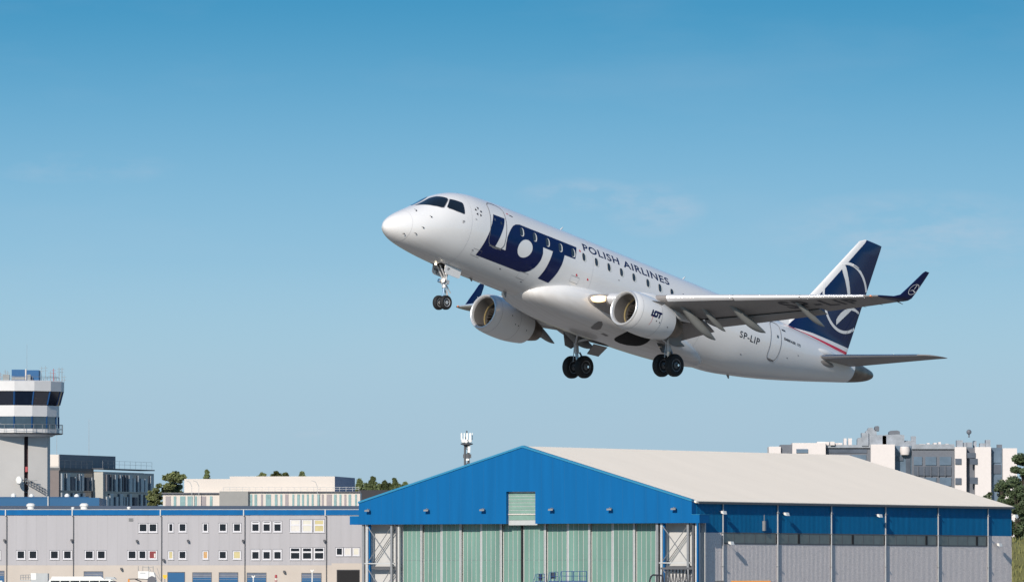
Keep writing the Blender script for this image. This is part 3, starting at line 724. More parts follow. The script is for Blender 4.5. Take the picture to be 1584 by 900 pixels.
b = MB(); b.bar((4.30, -.05, -2.50), (4.46, -.03, -2.72), .05); b.bar((4.30, .05, -2.50), (4.46, .03, -2.72), .05); b.bar((4.46, 0, -2.72), (4.29, 0, -2.98), .06); b.build('torque_link', m_strut, ng)
b = MB(); b.tube((3.55, -.10, -1.55), (4.12, -.08, -2.1), .035, None, 8); b.tube((3.55, .10, -1.55), (4.12, .08, -2.1), .035, None, 8); b.bar((4.15, 0, -2.2), (4.62, 0, -2.58), .05); b.build('drag_brace', m_strut, ng, 40)
b = MB(); b.box(4.06, 4.30, -.15, .15, -2.30, -2.14); b.tube((4.1, -.13, -2.0), (4.16, -.13, -2.35), .03, None, 8); b.tube((4.1, .13, -2.0), (4.16, .13, -2.35), .03, None, 8); b.tube((4.1, .02, -1.7), (4.25, .06, -2.9), .016, None, 6); b.build('steering_unit', m_strut, ng, 40)
for yy, zz in ((-.13, -2.22), (.13, -2.22)):
    b = MB(); b.lathe_x([(4.10, .03), (4.02, .075), (3.96, .085), (3.955, .08)], yy, zz, 16); o = b.build('taxi_lamp', m_dmetal, ng, 40)
    b = MB(); b.lathe_x([(3.957, .078), (3.945, .05), (3.942, .002)], yy, zz, 16); b.build('lamp_lens', m_lamp_lit if yy < 0 else m_metal, o, 60)
for sd, mat_ in ((-1, m_white), (1, m_white)):
    b = MB(); y0 = sd * .36
    b.prism([(3.68, -1.60), (4.66, -1.60), (4.63, -1.95), (4.52, -1.98), (3.82, -1.98), (3.70, -1.90)], y0 - .012, y0 + .012); dr = b.build('gear_door', mat_, ng)
    b = MB()
    for xq in (3.95, 4.3): b.box(xq - .02, xq + .02, y0 - sd * .045 - .015, y0 - sd * .03 + .012, -1.93, -1.63)
    b.box(3.75, 4.55, y0 - sd * .04 - .012, y0 - sd * .03 + .012, -1.80, -1.76); b.build('door_rib', m_dmetal, dr)
decal('short_lettering', lambda u, v: Vector((u, -.376, v)), m_letter, ng, text='IP', rect=(3.84, 3.98, -1.82, -1.70))
decal('wheel_well_shade', lambda u, v: hull(u, -math.pi / 2 + v, .008), m_dark, ng, polys=[[(3.45, -.22), (4.55, -.22), (4.55, .22), (3.45, .22)]], step=(.2, .08))  # black patch on the skin paints the dark nose gear bay
b = MB(); b.lathe_x([(3.40, .03), (3.36, .05), (3.34, .045), (3.33, .002)], -.12, -1.68, 14); b.build('bay_lamp', m_lamp_lit, ng, 40)
for sd in (-1, 1):
    mg = empty('main_landing_gear'); mg.parent = plane
    def B2(fn, name, mat_, sm=None):
        b = MB(); fn(b)
        if sd == -1: b.mirror_y()
        return b.build(name, mat_, mg, sm)
    for dy in (-.36, .36): wheel('w', 15.54, sd * 2.60 + dy, -2.78, .485, .31, mg)
    B2(lambda b: (b.tube((15.05, 2.74, -1.10), (15.38, 2.65, -2.22), .125, .10, 14), b.tube((15.05, 2.5, -1.2), (15.05, 3.0, -1.2), .11, None, 12)), 'strut', m_strut, 40)
    B2(lambda b: (b.tube((15.37, 2.65, -2.2), (15.53, 2.60, -2.76), .07, None, 12), b.tube((15.54, 2.0, -2.78), (15.54, 3.2, -2.78), .055, None, 10)), 'piston', m_piston, 40)
    B2(lambda b: (b.bar((15.50, 2.60, -2.15), (15.80, 2.58, -2.42), .07), b.bar((15.80, 2.58, -2.42), (15.62, 2.58, -2.72), .07)), 'torque_link', m_dmetal)
    B2(lambda b: (b.tube((15.2, 2.66, -1.75), (15.1, 1.75, -1.65), .055, None, 8), b.tube((15.25, 2.68, -1.95), (14.75, 2.2, -1.5), .04, None, 8), b.tube((15.22, 2.76, -1.6), (15.35, 2.75, -2.6), .018, None, 6), b.tube((15.12, 2.60, -1.5), (15.30, 2.56, -2.5), .022, None, 6)), 'side_brace', m_strut, 40)
    B2(lambda b: b.prism([(14.62, -1.22), (15.75, -1.10), (15.62, -1.80), (15.35, -2.02), (14.95, -1.98)], 2.99, 3.02), 'gear_door', m_wing)
    B2(lambda b: (b.add([(15.45, 1.80, -1.80), (16.30, 1.80, -1.72), (16.20, 2.15, -2.15), (15.50, 2.15, -2.22)], [(0, 1, 2, 3)]), b.add([(15.45, 1.83, -1.79), (16.30, 1.83, -1.71), (16.20, 2.18, -2.14), (15.50, 2.18, -2.21)], [(0, 1, 2, 3)])), 'gear_door', m_wing)

# ---------------------------------------------------------------- ground
def sheet(name, x0, x1, y0, y1, z, mat, rz=0, loc=(0, 0)):
    b = MB(); b.add([(x0, y0, 0), (x1, y0, 0), (x1, y1, 0), (x0, y1, 0)], [(0, 1, 2, 3)]); o = b.build(name, mat)
    o.location = (loc[0], loc[1], z); o.rotation_euler.z = rz; o['kind'] = 'structure'; return o
m_grass = material('dry_grass', (.20, .18, .095), .95, var=.35, vscale=.05, bump=.3, bscale=3)
m_asphalt = material('runway_asphalt', (.225, .21, .195), .9, var=.2, vscale=.15, bump=.2, bscale=8)
m_apron = material('apron_concrete', (.30, .28, .25), .85, var=.12, vscale=.1, bump=.2, bscale=5)
sheet('ground', -5000, 5000, -3000, 9000, 0, m_grass)
sheet('runway', -1500, 1500, -40, 40, .004, m_asphalt, math.atan2(.70451, .66698), (5, 385))
sheet('apron', -320, 400, 700, 1300, .004, m_apron)

class Front:
    """a vertical plane that faces the camera, D metres away; pixel -> local metres"""
    def __init__(s, D, px0): s.D = D; s.o = px2w(px0, 800, D); s.o.z = 0
    def X(s, px): return px2w(px, 800, s.D).x - s.o.x
    def Z(s, py): return px2w(792, py, s.D).z

# ---------------------------------------------------------------- hangar
m_blue = material('blue_cladding', (.001, .106, .295), .6, spec=.15, var=.10, vscale=1.1, stretch=(1, 1, .06))
m_blue2 = material('blue_side_cladding', (.001, .118, .275), .6, spec=.15, var=.12, vscale=1.1, stretch=(1, 1, .08))
m_trimb = material('sunlit_blue_trim', (.02, .20, .36), .5, var=.05)  # paler blue paints the sunlit look of edges facing up
m_roof = material('cream_roof_membrane', (.97, .86, .72), .7, spec=.05, var=.022, vscale=.25, stretch=(.25, 1, 1), bump=.05)
m_greyclad = material('grey_profiled_sheet', (.54, .51, .51), .6, var=.22, vscale=7, stretch=(1, 1, .8), bump=.3, bscale=9)
m_teal = material('green_translucent_panel', (.142, .258, .218), .35, var=.20, vscale=.9, stretch=(1, 1, .10))
m_teal2 = material('green_slat_panel', (.19, .31, .26), .4, var=.08)
m_alu = material('aluminium_mullion', (.56, .57, .56), .4, .3, var=.06)
m_lgrey = material('light_grey_panel', (.48, .48, .47), .6, var=.05)
m_steel = material('galvanised_steel', (.30, .31, .32), .5, .5, var=.1, vscale=3)
m_dgrey = material('dark_grey_trim', (.085, .09, .10), .6, var=.1)
m_black = material('dark_interior', (.012, .012, .014), .9, var=0)
m_white_w = material('white_render', (.61, .56, .51), .7, var=.03, vscale=.3)
m_bandglass = material('grey_green_glazing', (.12, .135, .125), .25, var=.25, vscale=.6, coat=.3)
m_lampg = material('lamp_housing', (.25, .26, .26), .4, .3, var=.1)
m_lampw = material('white_floodlight', (.75, .75, .72), .4, var=.05)

hg = empty('hangar', (19.852, 1000, 0), rad(-31), 'large aircraft hangar with blue gable, green sliding doors and cream roof', 'hangar')
W0, LEN, EAVE, RIDGE, XR = -43.35, 75.5, 12.2, 18.42, -21.8
b = MB(); b.prism([(W0, 9.77), (-23.92, 9.77), (-23.92, 13.36), (-20.13, 13.36), (-20.13, 9.77), (0, 9.77), (0, 12.3), (XR, 18.42), (W0, 12.3)], 0, .9); fas = b.build('gable_fascia', m_blue, hg)
for x0, x1 in ((0.003, .99), (-44.55, W0 - .003)):
    b = MB(); b.box(x0, x1, -.004, 2.1, 9.76, 10.68); o = b.build('fascia_end_box', m_blue, hg)
    b = MB(); b.box(x0 - .02, x1 + .02, -.03, 2.12, 10.682, 10.73); b.build('flashing', m_trimb, o)
for x0, x1 in ((XR, .05), (XR, W0 - .05)):
    z0, z1 = 18.44, 12.30; b = MB(); b.add([(x0, -.10, z0 - .16), (x1, -.10, z1 - .16), (x1, -.10, z1 + .06), (x0, -.10, z0 + .06), (x0, .5, z0 - .16), (x1, .5, z1 - .16), (x1, .5, z1 + .06), (x0, .5, z0 + .06)], [(0, 1, 2, 3), (4, 7, 6, 5), (3, 2, 6, 7), (0, 4, 5, 1), (0, 3, 7, 4), (1, 5, 6, 2)])
    b.build('rake_trim', m_trimb, fas)
# cladding joints on the gable
for k in range(1, 29):
    x = W0 + k * 1.5
    if -24.2 < x < -19.9: continue
    zt = 12.3 + (18.42 - 12.3) * (1 - abs(x - XR) / 21.7) - .25
    b = MB(); b.box(x - .012, x + .012, -.006, .01, 9.8, zt); b.build('cladding_joint', material('blue_joint', (.001, .098, .255), .5, var=0), fas)
# glazed loft light in the gable
ww = empty('gable_window'); ww.parent = hg
b = MB(); b.box(-23.92, -20.13, .55, .6, 9.62, 13.36); b.build('backing', m_alu, ww)
zz = [10.15, 10.90, 11.30, 11.72, 12.13, 12.50, 12.86, 13.24]
for a, c in zip(zz, zz[1:]):
    b = MB(); b.box(-23.86, -20.19, .50, .549, a + .04, c - .03); b.build('pane', m_teal2, ww)
b = MB(); b.box(-23.9, -20.15, .40, .5, 10.78, 10.87); b.build('transom', m_white_w, ww)
# roof and walls
b = MB()
for sgn, xe in ((1, .30), (-1, W0 - .30)):
    b.add([(XR, .5, RIDGE), (xe, .5, EAVE), (xe, LEN, EAVE), (XR, LEN, RIDGE), (XR, .5, RIDGE - .3), (xe, .5, EAVE - .22), (xe, LEN, EAVE - .22), (XR, LEN, RIDGE - .3)], [(0, 1, 2, 3), (4, 7, 6, 5), (0, 4, 5, 1), (3, 2, 6, 7), (1, 5, 6, 2)])
roof = b.build('roof', m_roof, hg)
ml = math.hypot(-XR, RIDGE - EAVE)
for k in range(1, 25):
    y = .5 + k * 3.0; b = MB()
    for xe in (.31,):
        b.add([(XR, y - .03, RIDGE + .004), (xe, y - .03, EAVE + .004), (xe, y + .03, EAVE + .004), (XR, y + .03, RIDGE + .004), (XR, y, RIDGE + .007), (xe, y, EAVE + .007)], [(0, 1, 5, 4), (4, 5, 2, 3)])
    b.build('roof_seam', m_roof, roof)
b = MB(); b.box(.05, .42, .9, LEN + .1, EAVE - .30, EAVE - .06); b.build('gutter', m_dgrey, hg)
def ribbed(b, x, y0, y1, z0, z1, pitch=.30, dep=.05):
    """profiled sheet standing in the plane x, running along y"""
    y = y0; pts = []
    while y < y1 - 1e-6:
        for f, d in ((0, 0), (.42, 0), (.5, dep), (.92, dep)): pts.append((x + d, min(y + f * pitch, y1)))
        y += pitch
    pts.append((x, y1)); n = len(pts)
    b.add([(a, c, z0) for a, c in pts] + [(a, c, z1) for a, c in pts], [(i, i + 1, n + i + 1, n + i) for i in range(n - 1)])
b = MB(); ribbed(b, .0, .9, LEN, 8.74, EAVE - .1, .30, .025); b.build('upper_cladding', m_blue2, hg)
b = MB(); ribbed(b, .0, .9, LEN, 0, 7.52, .30, .03); b.build('lower_cladding', m_greyclad, hg)
for ya, yb in ((.9, 7.3), (69.7, LEN)):
    b = MB(); ribbed(b, .0, ya, yb, 7.52, 8.735, .30, .03); b.build('lower_cladding', m_greyclad, hg)
b = MB(); b.box(-.25, -.05, .9, LEN - .01, 0, EAVE - .1); b.build('inner_wall', m_black, hg)
cols = [6.75, 19.15, 31.6, 44.4, 57.1, 69.4]
for y0, y1 in zip(cols, cols[1:]):
    n = 5; w = (y1 - y0 - .5) / n
    for k in range(n):
        ya = y0 + .25 + k * w; o_ = MB(); o_.box(.0, .03, ya + .04, ya + w - .04, 7.60, 8.66); o_.build('window_pane', m_bandglass, hg)
    b = MB(); b.box(-.03, .055, y0 + .2, y1 - .2, 7.49, 7.60); b.box(-.03, .055, y0 + .2, y1 - .2, 8.66, 8.78)
    for k in range(n + 1): ya = y0 + .25 + k * w; b.box(-.03, .05, ya - .05, ya + .05, 7.60, 8.66)
    b.build('window_frame', m_dgrey, hg)
    if y0 > 15:
        b = MB(); ym = y0 + .25 + w * (2 if y0 < 40 else 4); b.box(.03, .07, ym - .22, ym + .22, 7.6, 8.66); b.build('vent_flap', m_black, hg)
for y in cols:
    b = MB(); b.tube((.14, y, 0), (.14, y, EAVE - .15), .085, None, 10); o = b.build('downpipe', material('zinc_pipe', (.40, .41, .42), .5, .3, var=.1), hg, 40)
    b = MB()
    for z in (2, 5, 8.7, 11): b.box(.02, .32, y - .16, y + .16, z, z + .06)
    b.build('pipe_bracket', m_steel, o)
for y, z in ((6.09, 10.99), (20.33, 10.93), (42.13, 10.91), (75.4, 11.12), (7.75, 7.62), (71.36, 7.73)):
    b = MB(); b.tube((.05, y, z + .1), (.55, y, z + .05), .03, None, 6); o = b.build('floodlight', m_steel, hg)
    b = MB(); b.loft([[(.42, y - .30, z - .10), (.42, y + .30, z - .10), (.42, y + .30, z + .16), (.42, y - .30, z + .16)], [(.82, y - .36, z - .22), (.82, y + .36, z - .22), (.72, y + .36, z + .14), (.72, y - .36, z + .14)]]); b.build('lamp_head', m_lampw, o)
b = MB(); b.box(.05, .35, 15.8, 16.1, 9.0, 10.1); b.tube((.2, 15.95, 10.0), (.2, 15.95, 10.8), .05, None, 6); b.build('wall_vent', m_steel, hg)
for x in (-41.9, -34.1, -26.75, -17.8, -10.25, -2.03):
    b = MB(); b.tube((x, .0, 11.45), (x, -.45, 11.5), .04, None, 6); o = b.build('gable_lamp', m_steel, hg)
    b = MB(); b.loft([[(x - .2, -.25, 11.38), (x + .2, -.25, 11.38), (x + .2, -.25, 11.48), (x - .2, -.25, 11.48)], [(x - .30, -.65, 11.22), (x + .30, -.65, 11.22), (x + .30, -.60, 11.40), (x - .30, -.60, 11.40)]]); b.build('lamp_head', m_lampg, o)
# sliding doors
seams = [-38.55, -35.93, -33.40, -30.77, -28.18, -25.47, -22.68, -19.72, -16.88, -13.98, -11.09, -8.20, -5.45]
for k, (x0, x1) in enumerate(zip(seams, seams[1:])):
    y = 1.5 + .22 * (k % 2); lf = empty('door_leaf'); lf.parent = hg
    b = MB(); b.box(x0 + .06, x1 - .06, y + .05, y + .16, .05, 9.9); b.build('leaf_frame', m_alu, lf)
    n = 4; w = (x1 - x0 - .36) / n
    for j in range(n):
        xa = x0 + .18 + j * w
        for z0, z1 in ((.2, 5.7), (5.73, 9.9)):
            b = MB(); b.box(xa + .045, xa + w - .045, y, y + .045, z0, z1); b.build('translucent_panel', m_teal, lf)
    if k != 5:
        b = MB(); b.box(x1 - .13, x1 + .13, y - .10, y + .02, .05, 9.85); b.build('edge_mullion', m_alu, lf)
        b = MB(); b.box(x1 - .025, x1 + .03, y - .125, y - .10, .05, 9.85); b.build('edge_seal', m_steel, lf)
b = MB(); b.box(seams[6] - .10, seams[6] + .10, 1.30, 1.45, 0, 9.9); b.build('door_meeting_seal', m_black, hg)
b = MB(); b.box(-44, .6, 1.3, 2.6, 9.9, 10.2); b.build('door_track', m_dgrey, hg)
# braced steel bays either side of the doors
for xs_, sgn in (((-43.0, -42.55, -39.25, -38.55), 1), ((-4.65, -4.15, -.72, .35), 1)):
    fr = empty('braced_bay'); fr.parent = hg
    b = MB(); b.box(xs_[0] - .1, xs_[3] + .2, 2.0, 2.2, 0, 9.85); b.build('bay_panel', m_lgrey, fr)
    for j, (x, mm, w) in enumerate(((xs_[0], m_steel, .14), (xs_[1], m_alu, .13), (xs_[1] + .26, m_blue, .08), (xs_[2], m_steel, .13), (xs_[2] + .62, m_dgrey, .10), (xs_[3], m_lgrey, .24))):
        b = MB(); b.box(x - w, x + w, .35 + .1 * (j % 3), .65 + .1 * (j % 3), 0, 9.74); b.build('bay_column', mm, fr)
    xa, xb = xs_[1], xs_[2]
    for z0, z1 in ((.3, 4.9), (5.4, 9.6)):
        for p, q in (((xa, z0), (xb, z1)), ((xa, z1), (xb, z0))):
            b = MB(); b.bar((p[0], .5, p[1]), (q[0], .5, q[1]), .07); b.build('brace', m_steel, fr)
        b = MB(); b.bar((xa, 1.7, z0), (xb, 1.7, z1), .06); b.build('brace', m_dgrey, fr)
    b = MB(); b.box(xa - .3, xb + .3, .40, .62, 5.32, 5.44); b.build('tie_beam', m_alu, fr)
    b = MB(); b.box(xa - .2, xb + .8, .9, 1.2, 4.75, 5.05); b.build('tie_beam', m_dgrey, fr)
b = MB(); b.box(.62, .78, -.02, .25, 0, 9.755); b.build('corner_trim', m_blue, hg)
b = MB(); b.prism([(W0, 0), (0, 0), (0, EAVE - .1), (XR, RIDGE - .3), (W0, EAVE - .1)], LEN - .4, LEN - .1); b.build('rear_wall', m_greyclad, hg)
b = MB(); b.box(W0, W0 + .2, 2.2, LEN - .4, 0, EAVE - .2); b.build('side_wall', m_greyclad, hg)

# ---------------------------------------------------------------- long grey office and workshop range
F = Front(1040, 280); X, Z = F.X, F.Z
m_clad = material('pale_grey_cladding', (.362, .357, .378), .55, var=.05, vscale=1.2, stretch=(1, 1, .07), bump=.12, bscale=12)
m_cream = material('cream_render', (.48, .432, .385), .8, var=.05, vscale=.5, bump=.1)
m_parapet = material('slate_roof_edge', (.115, .125, .15), .6, var=.08)
m_pvc = material('white_window_frame', (.62, .62, .65), .4, var=.02)
m_dglass = material('dark_window_glass', (.008, .009, .013), .08, var=.3, vscale=2, coat=.3)
m_blind = {'cream': material('cream_blind', (.60, .58, .50), .7, var=.08), 'yellow': material('yellow_blind', (.50, .44, .23), .7, var=.12), 'orange': material('orange_blind', (.50, .30, .13), .7, var=.2, vscale=4), 'red': material('red_poster', (.20, .025, .03), .6, var=.25, vscale=4), 'white': material('pale_blind', (.62, .60, .56), .7, var=.08)}
m_doorb = material('blue_roller_door', (.003, .085, .22), .45, var=.05)
m_slate = material('slate_shade', (.10, .105, .125), .6, var=.08)
of = empty('workshop_building', F.o, 0, 'long pale grey two-storey workshop with a blue parapet and rows of small windows', 'building')
xl, xr = X(-90), X(566)
ztop, zcl, zcream = Z(796.5), Z(796.5), Z(873.6)
b = MB(); b.box(xl, X(513), .0, 14, zcream, ztop); b.box(X(513) + .001, xr, .0, 14, Z(870.5), ztop); b.build('upper_wall', m_clad, of)
b = MB(); b.box(xl, X(513), -.03, 13.9, 0, zcream - .003); b.box(X(513) + .002, xr, -.03, 13.9, 0, Z(870.5) - .003); base = b.build('base_wall', m_cream, of)
b = MB(); b.box(xl, X(558), -.12, 1.2, Z(796.2), Z(788.0)); par = b.build('parapet', m_blue, of)
b = MB(); b.box(xl, X(558), -.16, 1.3, Z(788) + .003, Z(787.2)); b.build('coping', m_alu, par)
b = MB(); b.prism([(1.3, Z(788)), (14, Z(780.0)), (14, Z(788))], xl, X(600), 'x'); b.build('roof', m_parapet, of)
for px in (8.5, 111.7, 248, 376.8, 503):
    b = MB(); b.box(X(px) - .06, X(px) + .06, -.2, -.12, Z(797.5), Z(787.6)); b.build('parapet_joint', m_alu, par)
    b = MB(); b.tube((X(px + 2), -.12, 0), (X(px + 2), -.12, Z(797.5)), .05, None, 8); b.build('downpipe', m_dgrey, of)
# vertical sheet joints
px = -85
while px < 560:
    b = MB(); b.box(X(px) - .012, X(px) + .012, -.012, .02, zcream + .02, ztop - .05); b.build('sheet_joint', material('grey_joint', (.33, .33, .34), .6, var=0), of); px += 15.7
def window(x0, y0, x1, y1, kind='dark', transom=0):
    w = empty('window'); w.parent = of; a, c, zl, zh = X(x0), X(x1), Z(y1), Z(y0); t = .13
    b = MB(); b.box(a - .05, c + .05, -.015, .05, zl - .06, zh + .06); b.build('reveal', m_slate, w)
    b = MB(); b.box(a, a + t, -.06, .0, zl, zh); b.box(c - t, c, -.06, .0, zl, zh); b.box(a + t, c - t, -.06, .0, zl, zl + t); b.box(a + t, c - t, -.06, .0, zh - t * .6, zh)
    if transom: zt = zl + (zh - zl) * transom; b.box(a + t, c - t, -.055, .0, zt - .09, zt + .09)
    b.build('frame', m_pvc, w)
    b = MB(); b.box(a + t + .005, c - t - .005, -.028, -.017, zl + t + .005, zh - t * .6 - .005); b.build('pane', m_dglass if kind == 'dark' else m_blind[kind], w)
    b = MB(); b.box(a - .06, c + .06, -.12, -.02, zl - .07, zl - .01); b.build('sill', m_pvc, w)
    if kind == 'red':
        b = MB(); b.box(c - t - .22, c - t - .04, -.034, -.0285, zl + t + .08, zh - t - .2); b.build('pale_poster', m_blind['white'], w)
for x0, x1 in ((214.3, 228.4), (229.7, 243.5)): window(x0, 809.2, x1, 822.8)
for x0, x1 in ((-13, 1.2), (25.6, 39.2), (44.2, 58), (77.2, 91.2), (97.5, 111.3), (131.1, 145.2), (149.8, 163.8), (197.3, 211.5), (214.1, 226.7)): window(x0, 851, x1, 864.5)
window(229.7, 851, 243, 864.5, 'red')
for x0, x1 in ((260.2, 268.4), (276.1, 288.6), (313.2, 322.3), (338.2, 351.1), (360.2, 373)): window(x0, 809, x1, 822.3)
for (x0, x1), k in zip(((260.2, 268.4), (276.1, 288.6), (313.2, 322.3), (338.2, 351.1), (360.2, 373)), ('yellow', 'dark', 'orange', 'dark', 'yellow')): window(x0, 851.8, x1, 864.5, k)
for x0, x1 in ((388.6, 401.8), (405.9, 419.1), (422.7, 435.9)): window(x0, 805.7, x1, 822.3, 'dark', .80); window(x0, 849.3, x1, 865.2, 'dark', .84)
for (x0, x1), k in zip(((448.4, 464.8), (467, 483), (485.5, 501.8)), ('white', 'cream', 'yellow')): window(x0, 803.4, x1, 822.7, k, .58); window(x0, 846.6, x1, 865.2, 'dark', .64)
for (x0, x1), k in zip(((519.3, 530.7), (532, 543.2), (545.5, 556.4)), ('dark', 'white', 'cream')): window(x0, 846.6, x1, 859, k)
for x0, x1, y0, mm in ((-10, 6.2, 883, m_doorb), (130.4, 159, 884, m_doorb), (259.8, 285.5, 885, m_doorb), (298.4, 326.8, 885.5, m_doorb), (339.3, 367.7, 885.5, m_doorb), (382.5, 411.4, 886, m_doorb), (467, 496.6, 886.4, m_doorb), (521.6, 555.9, 881.4, m_black)):
    d = empty('roller_door' if mm is m_doorb else 'doorway'); d.parent = of; a, c, zh = X(x0), X(x1), Z(y0)
    b = MB(); b.box(a - .06, a, -.055, .02, 0, zh); b.box(c, c + .06, -.055, .02, 0, zh); b.box(a - .06, c + .06, -.055, .02, zh + .001, zh + .08); b.build('frame', m_dgrey, d)
    plain = x0 in (259.8, 521.6)
    b = MB(); b.box(a + .002, c - .002, -.036, .0, 0, zh - (.0 if plain else .75)); b.build('curtain', mm, d)
    if not plain:
        for j in range(3):
            za = zh - .75 + j * .25; b = MB(); b.box(a + .002, c - .002, -.045, -.0, za + .02, za + .24); b.build('slat', material('grey_blue_slat', (.10, .13, .19), .5, var=.2) if j else m_doorb, d)
b = MB(); b.box(X(198.8), X(205.8), -.08, .0, Z(805.6), Z(801)); vg = b.build('vent_grille', m_steel, of)
for k in range(3):
    b = MB(); z = Z(805.6) + .05 + .11 * k; b.box(X(199.2), X(205.4), -.10, -.08, z, z + .06); b.build('grille_slat', m_dgrey, vg)
for px, py in ((7, 835), (111, 835), (212, 836), (291, 835.7), (376, 835.7), (502, 835.7), (253.4, 865.5), (439.8, 883.4), (188, 879)):
    b = MB(); x, z = X(px), Z(py); b.tube((x, 0, z), (x, -.22, z), .06, None, 6); b.loft([[(x - .14, -.2, z - .10), (x + .14, -.2, z - .10), (x + .14, -.2, z + .12), (x - .14, -.2, z + .12)], [(x - .10, -.5, z - .14), (x + .10, -.5, z - .14), (x + .10, -.5, z), (x - .10, -.5, z)]]); b.build('wall_lamp', m_dgrey, of)
for px, s in ((44.7, 1), (127.6, 1), (197, .45), (110, .4)):
    b = MB(); x = X(px); z0 = Z(787); b.lathe_z([(z0 - .6, .42 * s), (z0 + .35 * s, .42 * s), (z0 + .36 * s, .52 * s), (z0 + .55 * s, .52 * s), (z0 + .72 * s, .30 * s)], x, 4, 12); b.build('roof_vent', m_lampw, of, 40)

# ---------------------------------------------------------------- blue annex behind the range
F = Front(1085, 80); X, Z = F.X, F.Z
an = empty('annex', F.o, 0, 'plain blue metal-clad annex rising behind the grey workshop roof', 'building')
b = MB(); b.box(X(-60), X(136), 0, 20, 0, Z(769)); b.box(X(136) + .002, X(154), -.8, 19, 0, Z(769.4)); b.build('wall', material('annex_blue', (.002, .085, .21), .5, var=.05, vscale=.5), an)
b = MB(); b.box(X(-60), X(137), -.06, .05, Z(769) + .002, Z(768)); b.build('coping', m_doorb, an)
for px in (74.5,):
    b = MB(); b.tube((X(px), -.12, 0), (X(px), -.12, Z(767)), .10, None, 8); b.build('downpipe', m_alu, an)
for px, py in ((20, 765), (48, 766), (103, 765.5), (118, 766)):
    b = MB(); b.lathe_z([(Z(769.2), .3), (Z(py), .32), (Z(py) + .2, .12)], X(px), 1.0, 10); b.build('roof_vent', m_lampw, an, 40)

# ---------------------------------------------------------------- dark fin-clad office block
F = Front(1190, 91); X, Z = F.X, F.Z
m_brown = material('brown_grey_panel', (.16, .135, .13), .6, var=.06); m_conc = material('pier_panel', (.40, .40, .375), .7, var=.05)
m_offglass = material('office_glass', (.015, .03, .05), .1, var=.3, vscale=.5, coat=.4)
m_finm = material('aluminium_fin', (.34, .38, .42), .35, .3, var=.1)
ob = empty('office_block', F.o, rad(-20), 'dark office block with vertical metal fins and a rooftop box with a shade-coloured side beside the tower', 'building')
l1, w2, l2 = 11.6, 1.45, 17.8
z1, z2 = Z(727), Z(728)
b = MB(); b.box(-18, 0, 0, l1 + l2, 0, z1); b.build('wall', m_brown, ob)
b = MB(); b.box(.002, w2, l1, l1 + l2, 0, z2); b.build('wing_wall', m_conc, ob)
b = MB(); b.box(-14, .12, .1, l1 - .05, z1 + .002, z1 + .35); b.box(-.5, w2 + .12, l1 - .1, l1 + l2, z2 + .36, z2 + .5); b.build('roof_edge', m_dgrey, ob)
rnd = random.Random(4)
for x, y0, y1 in ((.0, .3, l1 - .3), (w2, l1 + .6, l1 + l2 - .2)):
    for k, (za, zb) in enumerate(((Z(759.5), Z(730.5)), (Z(784), Z(760.2)))):
        b = MB(); b.box(x + .003, x + .06, y0, y1, za, zb); b.build('glazing', m_offglass, ob)
        y = y0 + .2
        while y < y1 - .5:
            w = rnd.choice((.35, .45, .8, 1.1)); b = MB(); b.box(x + .06, x + .26, y, min(y + w, y1), za + .15, zb - rnd.choice((.1, .1, .5))); b.build('fin', m_finm if rnd.random() < .75 else m_slate, ob); y += w + rnd.choice((.35, .6, .9, 1.2))
ph = MB(); ph.box(-15, -.25, .6, l1 + 8.2, z1 + .36, Z(702.5)); pent = ph.build('plant_box', m_lgrey, ob)
b = MB(); b.box(-.248, -.16, .6, l1 + 8.2, z1 + .36, Z(702.5) + .02); b.build('side_cladding', material('shaded_side_cladding', (.155, .17, .20), .6, var=.04), pent)  # slate blue colours this side of the pale box as shaded
b = MB(); b.box(-15, -.27, .52, .598, z1 + .5, Z(702.5)); b.build('front_cladding', m_white_w, pent)
for y0, y1, x, zb in ((0.2, l1, -.05, z1 + .35), (l1, l1 + l2 - .6, w2 - .05, z2 + .5)):
    rl = MB(); n = int((y1 - y0) / 1.8)
    for k in range(n + 1): y = y0 + (y1 - y0) * k / n; rl.tube((x, y, zb), (x, y, zb + 1.0), .018, None, 5)
    for h in (.55, 1.0): rl.tube((x, y0, zb + h), (x, y1, zb + h), .014, None, 5)
    rl.build('roof_railing', m_steel, ob)
for y in (4, 15): 
    b = MB(); b.tube((-2, y, Z(703)), (-2, y, Z(703) + 5), .03, .015, 5); b.build('lightning_rod', m_steel, ob)

# ---------------------------------------------------------------- control tower
F = Front(1115, 18); X, Z = F.X, F.Z
tw = empty('control_tower', F.o, 0, 'airport control tower with a glazed cab, white bands and a concrete shaft', 'control tower')
m_twc = material('tower_concrete', (.485, .475, .46), .75, var=.05, vscale=.4, bump=.1); m_tww = material('tower_white_panel', (.60, .60, .60), .5, var=.04)
m_cabglass = material('cab_glass', (.008, .013, .026), .06, var=.2, coat=.5); m_lowglass = material('lower_cab_glass', (.045, .075, .105), .08, var=.5, vscale=.4, coat=.5)
R0 = X(99); NS = 16; rot = rad(6)
def rng(z, r): return (z, r)
b = MB(); b.lathe_z([(Z(606), R0 - .02), (Z(591), R0), (Z(589.5), R0 - .35)], 0, 0, NS, rot); b.build('cab_parapet', m_tww, tw)
rb_ = X(91.3)
cabp = [[((R0 - .15) * math.cos(2 * math.pi * i / NS + rot), (R0 - .15) * math.sin(2 * math.pi * i / NS + rot), Z(606)) for i in range(NS)], [(rb_ * math.cos(2 * math.pi * i / NS + rot), rb_ * math.sin(2 * math.pi * i / NS + rot), Z(628)) for i in range(NS)]]
